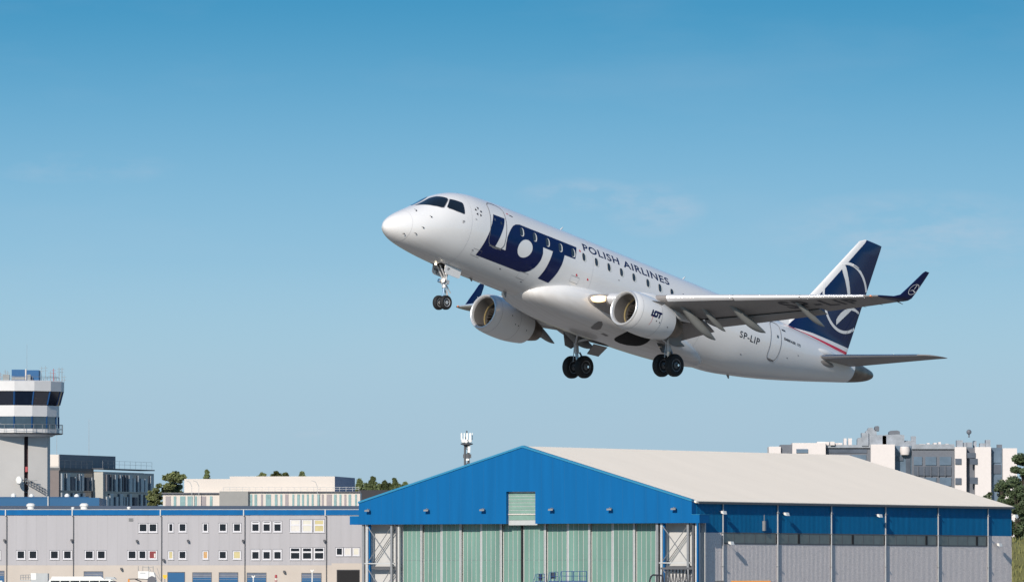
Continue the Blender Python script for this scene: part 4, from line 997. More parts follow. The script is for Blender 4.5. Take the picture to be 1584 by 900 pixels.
for i in range(NS):
    j = (i + 1) % NS; q = [Vector(cabp[1][i]), Vector(cabp[1][j]), Vector(cabp[0][j]), Vector(cabp[0][i])]
    if q[0].y > 2.5: continue
    b = MB(); b.add(q, [(0, 1, 2, 3)]); b.build('cab_pane', m_cabglass, tw)
    b = MB(); b.bar(q[0] * 1.004, q[3] * 1.004, .16); b.build('cab_mullion', material('mullion_blue', (.006, .055, .17), .4, var=0), tw)
    pz = [Vector((rb_ * .985 * math.cos(2 * math.pi * k / NS + rot), rb_ * .985 * math.sin(2 * math.pi * k / NS + rot), z)) for z in (Z(663.5), Z(645)) for k in (i, j)]
    b = MB(); b.add([pz[0], pz[1], pz[3], pz[2]], [(0, 1, 2, 3)]); b.build('lower_pane', m_lowglass, tw)
    b = MB(); b.bar(pz[0] * 1.003, pz[2] * 1.003, .14); b.build('lower_mullion', MATS['mullion_blue'], tw)
b = MB(); b.lathe_z([(Z(627.9), .6), (Z(615), .6), (Z(613), .9)], 0, 0, 12); b.build('control_console', m_dgrey, tw)
b = MB(); b.lathe_z([(Z(645), rb_), (Z(628), rb_)], 0, 0, NS, rot); b.build('middle_band', m_tww, tw)
b = MB(); b.lathe_z([(Z(675.5), rb_ - .9), (Z(670), rb_ + .02), (Z(663.6), rb_ + .02)], 0, 0, NS, rot); b.build('lower_band', m_tww, tw)
rbal = X(98)
b = MB(); b.lathe_z([(Z(672), rbal - .2), (Z(670.3), rbal)], 0, 0, NS, rot); b.build('balcony_deck', m_dgrey, tw)
b = MB()
for i in range(NS * 2):
    a = 2 * math.pi * i / (NS * 2) + rot; p = Vector((rbal * .985 * math.cos(a), rbal * .985 * math.sin(a), Z(670.3))); b.tube(p, p + Vector((0, 0, 1.05)), .03, None, 5)
    a2 = 2 * math.pi * (i + 1) / (NS * 2) + rot; p2 = Vector((rbal * .985 * math.cos(a2), rbal * .985 * math.sin(a2), Z(670.3)))
    for h in (.5, 1.05): b.tube(p + Vector((0, 0, h)), p2 + Vector((0, 0, h)), .025, None, 5)
b.build('balcony_railing', m_steel, tw)
# shaft: two lit faces with a dark service slot between them
hw = X(74.5); xs0, xs1 = X(39.5), X(45.5)
b = MB(); b.prism([(-hw - 3, 4.5), (-hw - 3, -3.0), (-2.5, -5.0), (xs0, -3.6), (xs0, 4.5)], 0, Z(674), 'z'); b.build('shaft', m_twc, tw)
b = MB(); b.prism([(xs1, 4.5), (xs1, -3.35), (hw, -2.2), (hw, 4.5)], 0, Z(674), 'z'); b.build('shaft', m_twc, tw)
b = MB(); b.box(xs0 + .003, xs1 - .003, -2.7, 4.3, 0, Z(674)); b.build('service_slot', material('slot_brown', (.055, .03, .035), .7, var=.2), tw)
b = MB()
for k in range(9): b.box(xs0 + .1, xs1 - .1, -2.85, -2.71, 6 + k * 1.4, 6.08 + k * 1.4)
b.build('ladder', m_steel, tw)
b = MB(); b.box(xs0 + .12, xs1 - .05, -3.3, -2.72, Z(730), Z(722)); b.build('signal_box', material('signal_red', (.35, .05, .06), .5, var=.1), tw)
# dish and cable trays on the shaft
b = MB(); b.lathe_y([(-5.3, .02), (-5.25, .30), (-5.05, .42), (-4.9, .42)], X(33), Z(743.5), 16); o = b.build('dish_antenna', m_lampw, tw, 40); o.scale = (1, 1, 1.3); o.location.z = -Z(743.5) * .3
b = MB(); b.tube((X(33), -4.9, Z(743.5)), (X(43), -3.4, Z(742)), .06, None, 6); b.build('dish_arm', m_steel, tw)
b = MB()
for k in range(3): b.tube((X(42), -3.6, Z(740 + 4 * k)), (X(73), -2.6, Z(757 + 4 * k)), .05, None, 5)
for k in range(9): t = k / 8; b.tube((X(42 + 31 * t), -3.6 + t, Z(740 + 17 * t)), (X(42 + 31 * t), -3.6 + t, Z(748 + 17 * t)), .04, None, 5)
b.tube((X(44), -3.6, Z(744)), (X(60), -3.6, Z(743)), .05, None, 5); b.build('cable_tray', m_steel, tw)
# roof plant and aerials
b = MB(); b.box(X(19), X(40), -2, 2.5, Z(590), Z(572)); b.box(X(42), X(61), -2.4, 2, Z(590), Z(573)); b.build('roof_cabin', material('cabin_blue', (.003, .085, .23), .5, var=.05), tw)
b = MB(); b.box(X(40), X(41.8), -2.3, -1.9, Z(590), Z(571.5)); b.build('cabin_post', m_white_w, tw)
b = MB(); b.box(X(20), X(40), -3.4, -2.9, Z(588), Z(584)); b.box(X(44), X(49), -3.3, -2.7, Z(589), Z(580)); b.box(X(6), X(16), -3, -2, Z(590), Z(580)); b.build('air_unit', m_lampg, tw)
b = MB()
for i in range(NS):
    a = 2 * math.pi * i / NS + rot; p = Vector(((R0 - .6) * math.cos(a), (R0 - .6) * math.sin(a), Z(590))); a2 = 2 * math.pi * (i + 1) / NS + rot
    q = Vector(((R0 - .6) * math.cos(a2), (R0 - .6) * math.sin(a2), Z(590)))
    b.tube(p, p + Vector((0, 0, .5)), .03, None, 5); b.tube(p + Vector((0, 0, .5)), q + Vector((0, 0, .5)), .025, None, 5)
b.build('roof_railing', m_steel, tw)
for px, y1, r in ((42.5, 532, .018), (65, 567, .03), (71, 566, .03), (78.5, 574, .05), (83, 570, .05), (85.5, 578, .04), (91, 568, .05), (95.5, 568, .05), (99, 580, .03), (9, 572, .04), (13, 574, .04), (2, 576, .05)):
    b = MB(); x = X(px); yy = -math.sqrt(max(0, (R0 - .7) ** 2 - x * x)) * .35; b.tube((x, yy, Z(591)), (x, yy, Z(y1)), r, r * .6, 6)
    if px > 60 or px < 15:
        zt = Z(y1)
        for k in range(2): b.tube((x - .25, yy, zt - .25 - .35 * k), (x + .25, yy, zt - .25 - .35 * k), .02, None, 5)
    b.build('aerial', m_steel if px != 83 else MATS['signal_red'], tw)

# ---------------------------------------------------------------- white low block behind
F = Front(1100, 400); X, Z = F.X, F.Z
lb = empty('low_block', F.o, 0, 'low white block with a ribbon of tall narrow windows behind the grey workshop', 'building')
b = MB(); b.box(X(252), X(339.5), 0, 12, 0, Z(763.5)); b.box(X(384), X(557), 0, 12, 0, Z(761)); b.build('wall', m_white_w, lb)
b = MB(); b.box(X(339.5) + .002, X(384) - .002, -.6, 12, 0, Z(759.5)); b.build('grey_bay', material('bay_grey', (.27, .27, .26), .7, var=.05), lb)
b = MB(); b.box(X(284), X(354.5), 2, 14, Z(764), Z(740)); b.box(X(354.5) + .002, X(517.3), 2, 14, Z(764), Z(736)); b.build('roof_storey', m_white_w, lb)
b = MB(); b.add([(X(517.3) + .002, 2, Z(764)), (X(546.6), 11, Z(764)), (X(546.6), 11, Z(737)), (X(517.3) + .002, 2, Z(736))], [(0, 1, 2, 3)]); b.add([(X(517.3) + .002, 14, Z(764)), (X(546.6), 11.1, Z(764)), (X(546.6), 11.1, Z(737)), (X(517.3) + .002, 14, Z(736))], [(0, 1, 2, 3)]); b.build('roof_storey_side', material('shaded_side', (.20, .235, .33), .6, var=.05), lb)  # blue-grey colour paints the shade on the white storey's side face
b = MB(); b.box(X(250), X(339), -.3, .2, Z(763.5) + .002, Z(761.5)); b.box(X(384.5), X(558), -.3, .2, Z(761) + .002, Z(759.6)); b.build('eaves_band', m_slate, lb)
m_greeng = material('green_tinted_glass', (.24, .37, .37), .12, var=.2, coat=.4); m_curt = material('grey_brown_panel', (.30, .275, .285), .6, var=.1)
rnd = random.Random(11)
for a, c, top in ((256, 337, 767), (387, 556, 764)):
    px = a
    while px < c - 3:
        w = rnd.choice((3, 4, 5, 8)); kind = rnd.choice((m_greeng, m_greeng, m_greeng, m_curt))
        b = MB(); b.box(X(px), X(min(px + w, c)), -.07, .0, Z(783.5), Z(top)); b.build('window_pane', kind, lb); px += w + rnd.choice((3.5, 4.5, 6))
b = MB(); rl = b
for k in range(22): px = 345 + k * 10; b.tube((X(px), 1.0, Z(760)), (X(px), 1.0, Z(753)), .025, None, 5)
b.tube((X(345), 1.0, Z(753)), (X(555), 1.0, Z(753)), .025, None, 5); b.tube((X(345), 1.0, Z(756)), (X(555), 1.0, Z(756)), .02, None, 5); b.build('roof_railing', m_alu, lb)
for px in (297, 308, 491):
    b = MB(); p = [(X(px), -.8, Z(783)), (X(px), -.8, Z(752)), (X(px - 3), -.8, Z(745)), (X(px - 9), -.8, Z(743))]
    for q, r in zip(p, p[1:]): b.tube(q, r, .04, .03, 5)
    b.build('mast', m_alu, lb)
F = Front(1125, 580); X, Z = F.X, F.Z
bs = MB(); bs.box(X(556), X(640), 0, 15, 0, Z(757.5)); o = bs.build('dark_shed', material('black_shed', (.018, .018, .024), .6, var=.1)); o.location = F.o
tag(o, 'flat black shed just left of the hangar gable', 'shed')

# ---------------------------------------------------------------- phone mast
F = Front(1110, 722); X, Z = F.X, F.Z
cm_ = empty('cell_mast', F.o, 0, 'slim phone mast with white panel antennas rising behind the hangar gable', 'mast')
b = MB(); b.tube((-.28, 0, 0), (-.22, 0, Z(688)), .13, None, 8); b.tube((.28, 0, 0), (.22, 0, Z(688)), .13, None, 8)
z = 2
while z < Z(690): b.bar((-.28, 0, z), (.28, 0, z + .6), .07); b.bar((.28, 0, z + .6), (-.28, 0, z + 1.2), .07); z += 1.2
b.build('lattice_legs', m_dgrey, cm_)
b = MB(); b.lathe_z([(Z(689), .25), (Z(687), .75), (Z(685.5), .75), (Z(684.5), .3)], 0, 0, 12); b.tube((0, 0, Z(692)), (0, 0, Z(666)), .09, None, 8); b.build('headframe', m_dgrey, cm_, 40)
for k, (x, y, w) in enumerate(((-.64, -.2, .09), (-.30, -.5, .07), (.04, -.62, .11), (.42, -.5, .12), (.68, .0, .05))):
    b = MB(); b.box(x - w, x + w, y - .08, y + .08, Z(679.8), Z(669.5)); b.build('panel_antenna', m_lampw, cm_)
for x, y, z in ((-.45, -.6, Z(682)), (-.08, -.75, Z(682.5)), (.42, -.65, Z(681.5))):
    b = MB(); b.lathe_y([(y - .15, .05), (y - .12, .2), (y, .24), (y + .1, .22)], x, z, 14); b.build('dish', m_lampw, cm_, 40)
b = MB(); b.box(.12, .42, -.35, -.1, Z(700), Z(690)); b.box(-.1, .3, -.4, -.15, Z(712), Z(709)); b.build('equipment_box', m_lampw, cm_)
b = MB(); b.box(-.45, .55, -.05, .3, Z(708), Z(702)); b.build('equipment_rack', m_dgrey, cm_)

# ---------------------------------------------------------------- far apartment block
F = Front(2300, 1400); X, Z = F.X, F.Z
ap = empty('apartment_block', F.o, 0, 'far white apartment block with dark glazed bays and rooftop plant', 'building')
m_apw = material('apartment_white', (.64, .60, .59), .7, var=.03); m_apg = material('apartment_glass', (.09, .108, .14), .25, var=.3, vscale=.3); m_apb = material('apartment_blue_pane', (.12, .17, .23), .15, var=.3, vscale=.2)  # glass tone lightened to stand in for distance haze
m_apd = material('apartment_recess', (.115, .13, .16), .6, var=.1); m_plant = material('plant_grey', (.27, .30, .34), .6, .2, var=.2, vscale=.8)  # recess tone likewise lightened to stand in for haze
def apart(name, x0, x1, y0, y1, d0, mat_, d1=None, par=ap):
    b = MB(); b.box(X(x0), X(x1), d0, d1 if d1 else d0 + 14, Z(y1) if y1 < 900 else 0, Z(y0)); return b.build(name, mat_, par)
for x0, x1, y0, d in ((1190, 1208.5, 690, 3), (1226, 1277.5, 684.6, 1), (1347, 1384, 687, -1), (1477, 1494.8, 691, -.5), (1508.2, 1533, 691, -.5), (1551, 1573, 693, -1.2)): apart('wall', x0, x1, y0, 999, d, m_apw)
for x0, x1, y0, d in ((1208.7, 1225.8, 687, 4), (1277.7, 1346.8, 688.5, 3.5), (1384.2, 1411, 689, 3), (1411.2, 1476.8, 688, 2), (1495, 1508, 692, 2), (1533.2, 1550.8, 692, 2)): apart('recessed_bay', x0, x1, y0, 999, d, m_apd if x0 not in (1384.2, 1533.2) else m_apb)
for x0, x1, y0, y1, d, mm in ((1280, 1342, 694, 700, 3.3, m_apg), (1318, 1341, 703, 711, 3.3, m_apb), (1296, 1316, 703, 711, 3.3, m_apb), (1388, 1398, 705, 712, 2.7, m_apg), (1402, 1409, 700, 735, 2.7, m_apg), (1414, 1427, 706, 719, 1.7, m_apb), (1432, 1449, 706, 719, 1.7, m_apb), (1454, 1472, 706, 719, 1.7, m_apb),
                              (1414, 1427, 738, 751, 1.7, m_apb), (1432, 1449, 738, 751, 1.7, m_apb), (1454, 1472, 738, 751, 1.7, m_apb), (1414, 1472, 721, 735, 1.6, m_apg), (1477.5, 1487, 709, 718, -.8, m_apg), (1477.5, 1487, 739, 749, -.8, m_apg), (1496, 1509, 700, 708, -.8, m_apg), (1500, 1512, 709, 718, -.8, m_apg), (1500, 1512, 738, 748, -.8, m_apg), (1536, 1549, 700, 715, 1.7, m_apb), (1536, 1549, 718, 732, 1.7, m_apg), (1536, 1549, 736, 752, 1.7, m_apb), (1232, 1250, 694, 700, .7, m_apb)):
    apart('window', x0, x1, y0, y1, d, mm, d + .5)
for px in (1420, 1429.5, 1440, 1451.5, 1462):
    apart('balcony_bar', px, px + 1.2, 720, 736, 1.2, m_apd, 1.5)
apart('parapet', 1278, 1347, 687.5, 692, 2.8, m_plant, 3.4); apart('parapet', 1411, 1477, 686.5, 694, 1.4, m_plant, 1.9)
b = MB(); b.lathe_z([(Z(703), 1.1), (Z(696), 1.35), (Z(690), 1.2)], X(1400.5), 2.0, 12); b.build('stair_drum', m_apw, ap, 40)
rnd = random.Random(3)
def plant(px0, px1, ybase, ytop, n, mat_, seed):
    r = random.Random(seed)
    for k in range(n):
        x = px0 + (px1 - px0) * (k + r.random() * .7) / n; w = r.uniform(4, 11); t = ytop + (ybase - ytop) * r.random() * .75
        o = apart('roof_unit', x, min(x + w, px1 + 3), t, ybase, 2 + r.random() * 5, mat_, 8 + r.random())
plant(1264, 1320, 688, 675, 7, m_apw, 1); plant(1327, 1416, 689, 668, 9, m_plant, 2); plant(1420, 1468, 688, 682, 5, m_apw, 5); plant(1476, 1530, 691, 674, 6, m_plant, 6)
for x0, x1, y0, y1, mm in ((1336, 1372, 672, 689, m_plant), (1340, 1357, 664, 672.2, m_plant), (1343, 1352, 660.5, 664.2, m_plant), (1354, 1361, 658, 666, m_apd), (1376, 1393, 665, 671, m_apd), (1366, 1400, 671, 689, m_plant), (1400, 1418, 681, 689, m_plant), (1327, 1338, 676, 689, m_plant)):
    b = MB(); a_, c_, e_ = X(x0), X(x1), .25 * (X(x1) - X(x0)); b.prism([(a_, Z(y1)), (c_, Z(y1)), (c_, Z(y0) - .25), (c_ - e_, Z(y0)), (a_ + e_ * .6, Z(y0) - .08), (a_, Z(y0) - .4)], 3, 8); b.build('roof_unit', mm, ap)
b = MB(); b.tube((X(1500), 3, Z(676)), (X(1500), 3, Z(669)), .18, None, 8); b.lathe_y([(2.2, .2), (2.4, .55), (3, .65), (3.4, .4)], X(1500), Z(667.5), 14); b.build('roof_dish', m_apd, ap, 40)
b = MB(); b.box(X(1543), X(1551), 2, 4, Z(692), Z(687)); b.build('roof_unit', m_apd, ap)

# ---------------------------------------------------------------- trees
m_bark = material('bark', (.05, .04, .03), .9, var=.2)
def leafmat(name, col):
    m = bpy.data.materials.new(name); m.use_nodes = True; t = m.node_tree; b = t.nodes['Principled BSDF']; b.inputs['Roughness'].default_value = .6
    oi = t.nodes.new('ShaderNodeTexCoord'); no = t.nodes.new('ShaderNodeTexNoise'); no.inputs['Scale'].default_value = .9; no.inputs['Detail'].default_value = 6; t.links.new(oi.outputs['Object'], no.inputs['Vector'])
    mr = t.nodes.new('ShaderNodeMapRange'); mr.inputs[1].default_value = .3; mr.inputs[2].default_value = .7; mr.inputs[3].default_value = .55; mr.inputs[4].default_value = 1.5; t.links.new(no.outputs['Fac'], mr.inputs[0])
    mu = t.nodes.new('ShaderNodeVectorMath'); mu.operation = 'SCALE'; mu.inputs[0].default_value = col; t.links.new(mr.outputs[0], mu.inputs[3]); t.links.new(mu.outputs[0], b.inputs['Base Color'])
    return m
m_leaf = leafmat('broad_leaf', (.125, .145, .055)); m_conif = leafmat('conifer_needle', (.115, .145, .06)); m_leafd = leafmat('dark_leaf', (.055, .080, .035))
def tree(px, D, ytop, ybot_crown, wpx, kind, label, seed, mat_=None, n=1500, group=None):
    r = random.Random(seed); base = px2w(px, 800, D); base.z = 0; ztop = px2w(px, ytop, D).z; zlow = max(1.5, px2w(px, ybot_crown, D).z); rad_ = wpx * D / FPX / 2
    t = empty('conifer_tree' if kind == 'conifer' else 'broadleaf_tree', base, r.uniform(0, 6), label, 'tree', group); h = ztop - zlow
    b = MB(); b.tube((0, 0, 0), (0, 0, zlow), .28, .22, 8); b.tube((0, 0, zlow), (r.uniform(-.3, .3), r.uniform(-.3, .3), ztop - .15 * h), .22, .04, 8); clumps = []
    if kind == 'conifer':
        for k in range(40):
            u = k / 40; a = r.uniform(0, 6.28); rr = rad_ * (1 - u) ** 1.05 * r.uniform(.5, 1.1) + .10
            z = zlow + h * u; q = Vector((rr * math.cos(a), rr * math.sin(a), z - .2)); b.tube((0, 0, z), q, .05, .015, 5)
            for s in (.3, .6, .85, 1.0): clumps.append((Vector((q.x * s, q.y * s, z - .1 * s)), .26 * rad_ * (1.1 - u) + .14))
        clumps.append((Vector((0, 0, ztop - .25)), .2))
    else:
        for k in range(38):
            a = r.uniform(0, 6.28); u = r.random(); z = zlow + h * (.08 + .88 * u); env = math.sqrt(max(.05, 1 - (2 * u - .85) ** 2 * .85)); rr = rad_ * env * math.sqrt(r.random()) * r.uniform(.7, 1.2)
            q = Vector((rr * math.cos(a), rr * math.sin(a), z)); clumps.append((q, rad_ * r.choice((.14, .2, .26, .34))))
            if k % 2 == 0: b.tube((0, 0, max(zlow * .8, z - h * .3)), q, .10, .02, 5)
    b.build('trunk', m_bark, t)
    c = MB(); s0 = max(.16, rad_ * .06)
    for k in range(int(n * 2.2)):
        p, cr = clumps[r.randrange(len(clumps))]; d = Vector((r.gauss(0, 1), r.gauss(0, 1), r.gauss(0, 1))); d = d.normalized() * cr * r.random() ** .4
        d.z *= .75; p = p + d; s = s0 * r.uniform(.5, 1.7); u = Vector((r.gauss(0, 1), r.gauss(0, 1), r.gauss(0, .6))).normalized() * s; v = u.orthogonal().normalized() * s * r.uniform(.5, .9)
        c.add([p - u, p + v * .8, p + u, p - v * .8], [(0, 1, 2, 3)])
    c.build('crown', mat_ or (m_conif if kind == 'conifer' else m_leaf), t)
    return t
tree(241, 1170, 755, 790, 26, 'broad', 'round green tree filling the gap right of the dark office block', 1, n=1700)
tree(270, 1165, 729, 775, 44, 'broad', 'tall leafy tree directly left of the white roof storey', 2, n=2600)
tree(320, 1190, 726, 748, 9, 'conifer', 'lone pointed treetop above the left end of the white roof storey', 3, n=500)
for px, y, w, s in ((405, 731, 18, 4), (427, 729, 20, 5), (441, 731, 14, 6)):
    tree(px, 1200, y, 752, w, 'broad', {405: 'leftmost of three low treetops over the middle of the white roof storey', 427: 'tallest of three low treetops over the middle of the white roof storey', 441: 'rightmost of three low treetops over the middle of the white roof storey'}[px], s, n=700, group='treetops over the white block')
tree(467, 1200, 729, 750, 15, 'conifer', 'small pointed treetop above the white roof storey, left of its shade-coloured side', 7, n=600)
for px, y, w, s, lb_ in ((556, 740, 28, 8, 'leftmost conifer beside the shade-coloured roof side'), (577, 737, 32, 9, 'tallest bright conifer over the black shed'), (594, 743, 32, 10, 'short conifer between two taller ones over the black shed'), (610, 739, 32, 12, 'bushy conifer just left of the blue hangar gable slope'), (626, 745, 30, 13, 'rightmost conifer, half hidden by the blue gable slope')):
    tree(px, 1180, y, 775, w, 'conifer', lb_, s, n=1300, group='conifers left of the hangar')
for px, y, s, lb_ in ((566, 747, 31, 'low conifer filling the gap right of the leftmost conifer'), (586, 748, 32, 'low conifer right behind the tallest bright conifer'), (602, 747, 33, 'low conifer left of the bushy one by the gable slope'), (618, 749, 34, 'lowest conifer, second from the blue gable slope')):
    tree(px, 1186, y, 775, 30, 'conifer', lb_, s, n=900, group='conifers left of the hangar')
tree(1550, 1500, 744, 800, 56, 'broad', 'low dark bush in front of the far apartment block', 20, m_leafd, 2200)
tree(1583, 1480, 703, 850, 74, 'broad', 'tallest dark tree at the right edge of the view', 21, m_leafd, 6000)
tree(1573, 1470, 752, 850, 56, 'broad', 'dark tree touching the right end of the hangar', 22, m_leafd, 4500)
tree(1600, 1465, 745, 850, 60, 'broad', 'dark tree cut off by the right edge, behind the grass bank', 23, m_leafd, 2500)
# grass bank behind the hangar
b = MB(); F = Front(1400, 1620); nx, ny = 40, 12; vs = []; rnd = random.Random(8)
for j in range(ny + 1):
    for i in range(nx + 1):
        t = j / ny; hgt = F.Z(838) * (t * t * (3 - 2 * t)) * (1 + rnd.uniform(-.03, .03)); vs.append((-14 + 60 * i / nx, -30 + 34 * t, hgt))
b.add(vs, [(j * (nx + 1) + i, j * (nx + 1) + i + 1, (j + 1) * (nx + 1) + i + 1, (j + 1) * (nx + 1) + i) for j in range(ny) for i in range(nx)])
o = b.build('grass_bank', material('bank_grass', (.13, .13, .045), .95, var=.4, vscale=.35, bump=.5, bscale=2), None, 60); o.location = F.o; o['kind'] = 'structure'
g = MB()
for k in range(5000):
    x, t = rnd.uniform(-14, 20), rnd.random(); y = -30 + 34 * t; z = F.Z(838) * (t * t * (3 - 2 * t)); hh = rnd.uniform(.3, 1.1); dx = rnd.uniform(-.3, .3)
    g.add([(x - .12, y, z - .1), (x + .12, y, z - .1), (x + dx, y - .1, z + hh)], [(0, 1, 2)])
o = g.build('tall_grass', leafmat('straw_grass', (.15, .15, .05))); o.location = F.o; tag(o, 'tall yellowish grass on the bank right of the hangar', 'grass', kind='stuff')

# ---------------------------------------------------------------- things standing on the apron
m_vw = material('vehicle_white', (.72, .72, .70), .35, var=.04, coat=.3); m_vg = material('vehicle_grey', (.40, .42, .43), .45, var=.08); m_tyre = m_rubber
m_bstairs = material('blue_steel', (.012, .06, .20), .45, var=.15, vscale=4); m_orange = material('orange_paint', (.62, .22, .015), .45, var=.08)
def vehicle_wheels(par, xs_, y0, y1, r=.48):
    for x in xs_:
        for y in (y0, y1):
            b = MB(); b.lathe_y([(-.13, r * .6), (-.15, r * .9), (-.1, r), (.1, r), (.15, r * .9), (.13, r * .6)], 0, 0, 20); w = b.build('wheel', m_tyre, par, 40); w.location = (x, y, r)
            b = MB(); b.lathe_y([(-.16, r * .15), (-.15, r * .55), (.15, r * .55), (.16, r * .15)], 0, 0, 14); b.build('rim', m_rim, w, 40)
# apron bus
F = Front(905, 128); X, Z = F.X, F.Z; zr = Z(891)
bus = empty('apron_bus', F.o, 0, 'white-roofed apron bus with dark windows, parked before the grey workshop', 'bus')
x0, x1 = X(74), X(185)
b = MB(); b.prism([(x0, .35), (x1 - .1, .35), (x1, 1.1), (x1 - .35, zr - .55), (x1 - .9, zr - .28), (x0 + .2, zr - .28), (x0, zr - .6)], 0, 2.5); b.build('body', m_vw, bus)
b = MB(); b.prism([(x0 + .3, zr - .279), (x1 - 1.5, zr - .279), (x1 - 1.9, zr), (x0 + .4, zr)], .12, 2.38); b.build('roof_pod', m_vw, bus)
b = MB(); b.prism([(x1 - 1.4, zr - .278), (x1 - .35, zr - .278), (x1 - .6, zr - .05), (x1 - 1.45, zr - .02)], .2, 2.3); b.build('destination_box', m_vg, bus)
n = 6
for k in range(n):
    xa = x0 + .3 + (x1 - x0 - 1.3) * k / n; b = MB(); b.box(xa, xa + (x1 - x0 - 1.3) / n - .08, -.012, .0, 1.25, zr - .42); b.build('window', m_dglass, bus)
b = MB(); b.prism([(x1 - .92, 1.25), (x1 - .02, 1.25), (x1 - .30, zr - .50), (x1 - .92, zr - .42)], -.014, .0); b.build('cab_window', m_dglass, bus)
vehicle_wheels(bus, (x0 + 1.4, x1 - 1.8), .2, 2.3)
# catering lift truck
F = Front(930, 54); X, Z = F.X, F.Z
ct = empty('lift_truck', F.o, 0, 'grey high-loader truck with a railed platform left of the bus', 'truck')
b = MB(); b.box(X(48), X(74), 0, 2.4, 1.3, Z(886)); b.build('cargo_box', m_vg, ct)
b = MB(); b.box(X(48) - .02, X(56), -.02, 2.42, Z(896), Z(886) + .02); b.build('white_panel', m_vw, ct)
b = MB(); b.box(X(31), X(48) - .03, 0, 2.4, Z(897.5), Z(896.3)); b.build('platform', m_vg, ct)
b = MB()
for px in (32, 36, 40, 44, 47.5): b.tube((X(px), .05, Z(896.3)), (X(px), .05, Z(889)), .03, None, 5)
for py in (889, 892.5): b.tube((X(32), .05, Z(py)), (X(47.5), .05, Z(py + (-.6 if py == 889 else 0))), .03, None, 5)
b.build('railing', m_steel, ct)
b = MB(); b.prism([(X(24), .5), (X(48) - .05, .5), (X(48) - .05, 1.9), (X(34), 2.3), (X(26), 2.2), (X(24), 1.2)], .1, 2.3); b.build('cab', m_vw, ct)
b = MB(); b.box(X(24), X(76), .3, 2.1, .45, .95); b.build('chassis', m_dgrey, ct); vehicle_wheels(ct, (X(30), X(68)), .2, 2.2)
# small pale van roof at the far left
F = Front(900, 4); X, Z = F.X, F.Z
vn = empty('apron_van', F.o, 0, 'pale van at the far left corner, only its roof showing', 'van')
zr = Z(897.3)
b = MB(); b.prism([(X(-30), .4), (X(11.5), .4), (X(12), 1.3), (X(10), 1.9), (X(3), zr), (X(-28), zr), (X(-30), zr - .4)], 0, 2.0); b.build('body', m_vw, vn)
b = MB(); b.prism([(X(3.5), 1.9), (X(9.2), 1.9), (X(4), zr - .15), (X(-5), zr - .15), (X(-5), 1.9)], -.01, 0); b.build('window', m_dglass, vn); vehicle_wheels(vn, (X(-20), X(5)), .15, 1.85, .36)
# white boarding-stair truck
F = Front(935, 229); X, Z = F.X, F.Z
st_ = empty('stair_truck', F.o, 0, 'white boarding-stair truck with thin rails, beside the yellow sign', 'truck')
b = MB(); b.box(X(213.7), X(230), 0, 2.2, Z(895), Z(882.8)); b.build('canopy_panel', m_vw, st_)
b = MB(); b.box(X(217), X(225), -.012, 0, Z(886.5), Z(885)); b.build('faint_marking', m_vg, st_)
b = MB(); b.prism([(X(230), 1.2), (X(247), .8), (X(247), 2.0), (X(238), Z(884.5)), (X(230), Z(883.5))], .1, 2.1); b.build('stair_flank', m_vw, st_)
b = MB(); b.prism([(X(228), Z(900)), (X(240), Z(900)), (X(242), Z(893)), (X(235), Z(890)), (X(229), Z(893))], -.05, .09); b.build('stair_well', m_slate, st_)
b = MB()
for px in (214, 221, 229.5, 237): b.tube((X(px), .1, Z(883)), (X(px), .1, Z(875)), .03, None, 5)
b.tube((X(221), .1, Z(876.5)), (X(237), .1, Z(876.5)), .025, None, 5); b.tube((X(229), .1, Z(876)), (X(234), .1, Z(883)), .03, None, 5); b.tube((X(237), .1, Z(883)), (X(250), .1, Z(899)), .03, None, 5); b.tube((X(243), .1, Z(878)), (X(249), .1, Z(897)), .025, None, 5)
b.build('railing', m_steel, st_)
b = MB(); b.box(X(212), X(250), .2, 2.0, .45, 1.2); b.build('chassis', m_dgrey, st_); vehicle_wheels(st_, (X(217), X(245)), .15, 2.05)
# orange-framed baggage loader in front of the stair truck
F = Front(920, 207); X, Z = F.X, F.Z
bl = empty('belt_loader', F.o, 0, 'low loader with an orange post and black arm, left of the stair truck', 'loader')
b = MB(); b.box(X(198), X(200.5), 0, .15, .3, Z(895)); b.build('orange_post', m_orange, bl)
b = MB(); b.tube((X(199), .08, Z(895)), (X(214), .08, Z(894.6)), .05, None, 6); b.tube((X(209), .08, Z(895)), (X(219), .08, Z(899)), .06, None, 6); b.tube((X(214), .08, Z(894.6)), (X(229), .08, Z(895.5)), .04, None, 6); b.build('arm', m_letter, bl)
b = MB(); b.box(X(196), X(224), -.4, 1.2, .4, 1.3); b.build('body', m_vg, bl); vehicle_wheels(bl, (X(200), X(220)), -.3, 1.1, .35)
# yellow stand sign
F = Front(1020, 255); X, Z = F.X, F.Z
sg = empty('stand_sign', F.o, 0, 'small yellow sign plate on a post beside the plain blue door', 'sign')
b = MB(); b.tube((0, .05, 0), (0, .05, Z(893)), .05, None, 6); b.build('post', m_steel, sg)
b = MB(); b.prism([(X(252), Z(888.5)), (X(258.5), Z(888.5)), (X(258.5), Z(891.5)), (X(256.5), Z(894.5)), (X(254), Z(894.5)), (X(252), Z(891.5))], -.03, .0); b.build('plate', material('sign_yellow', (.72, .45, .02), .5, var=.03), sg)
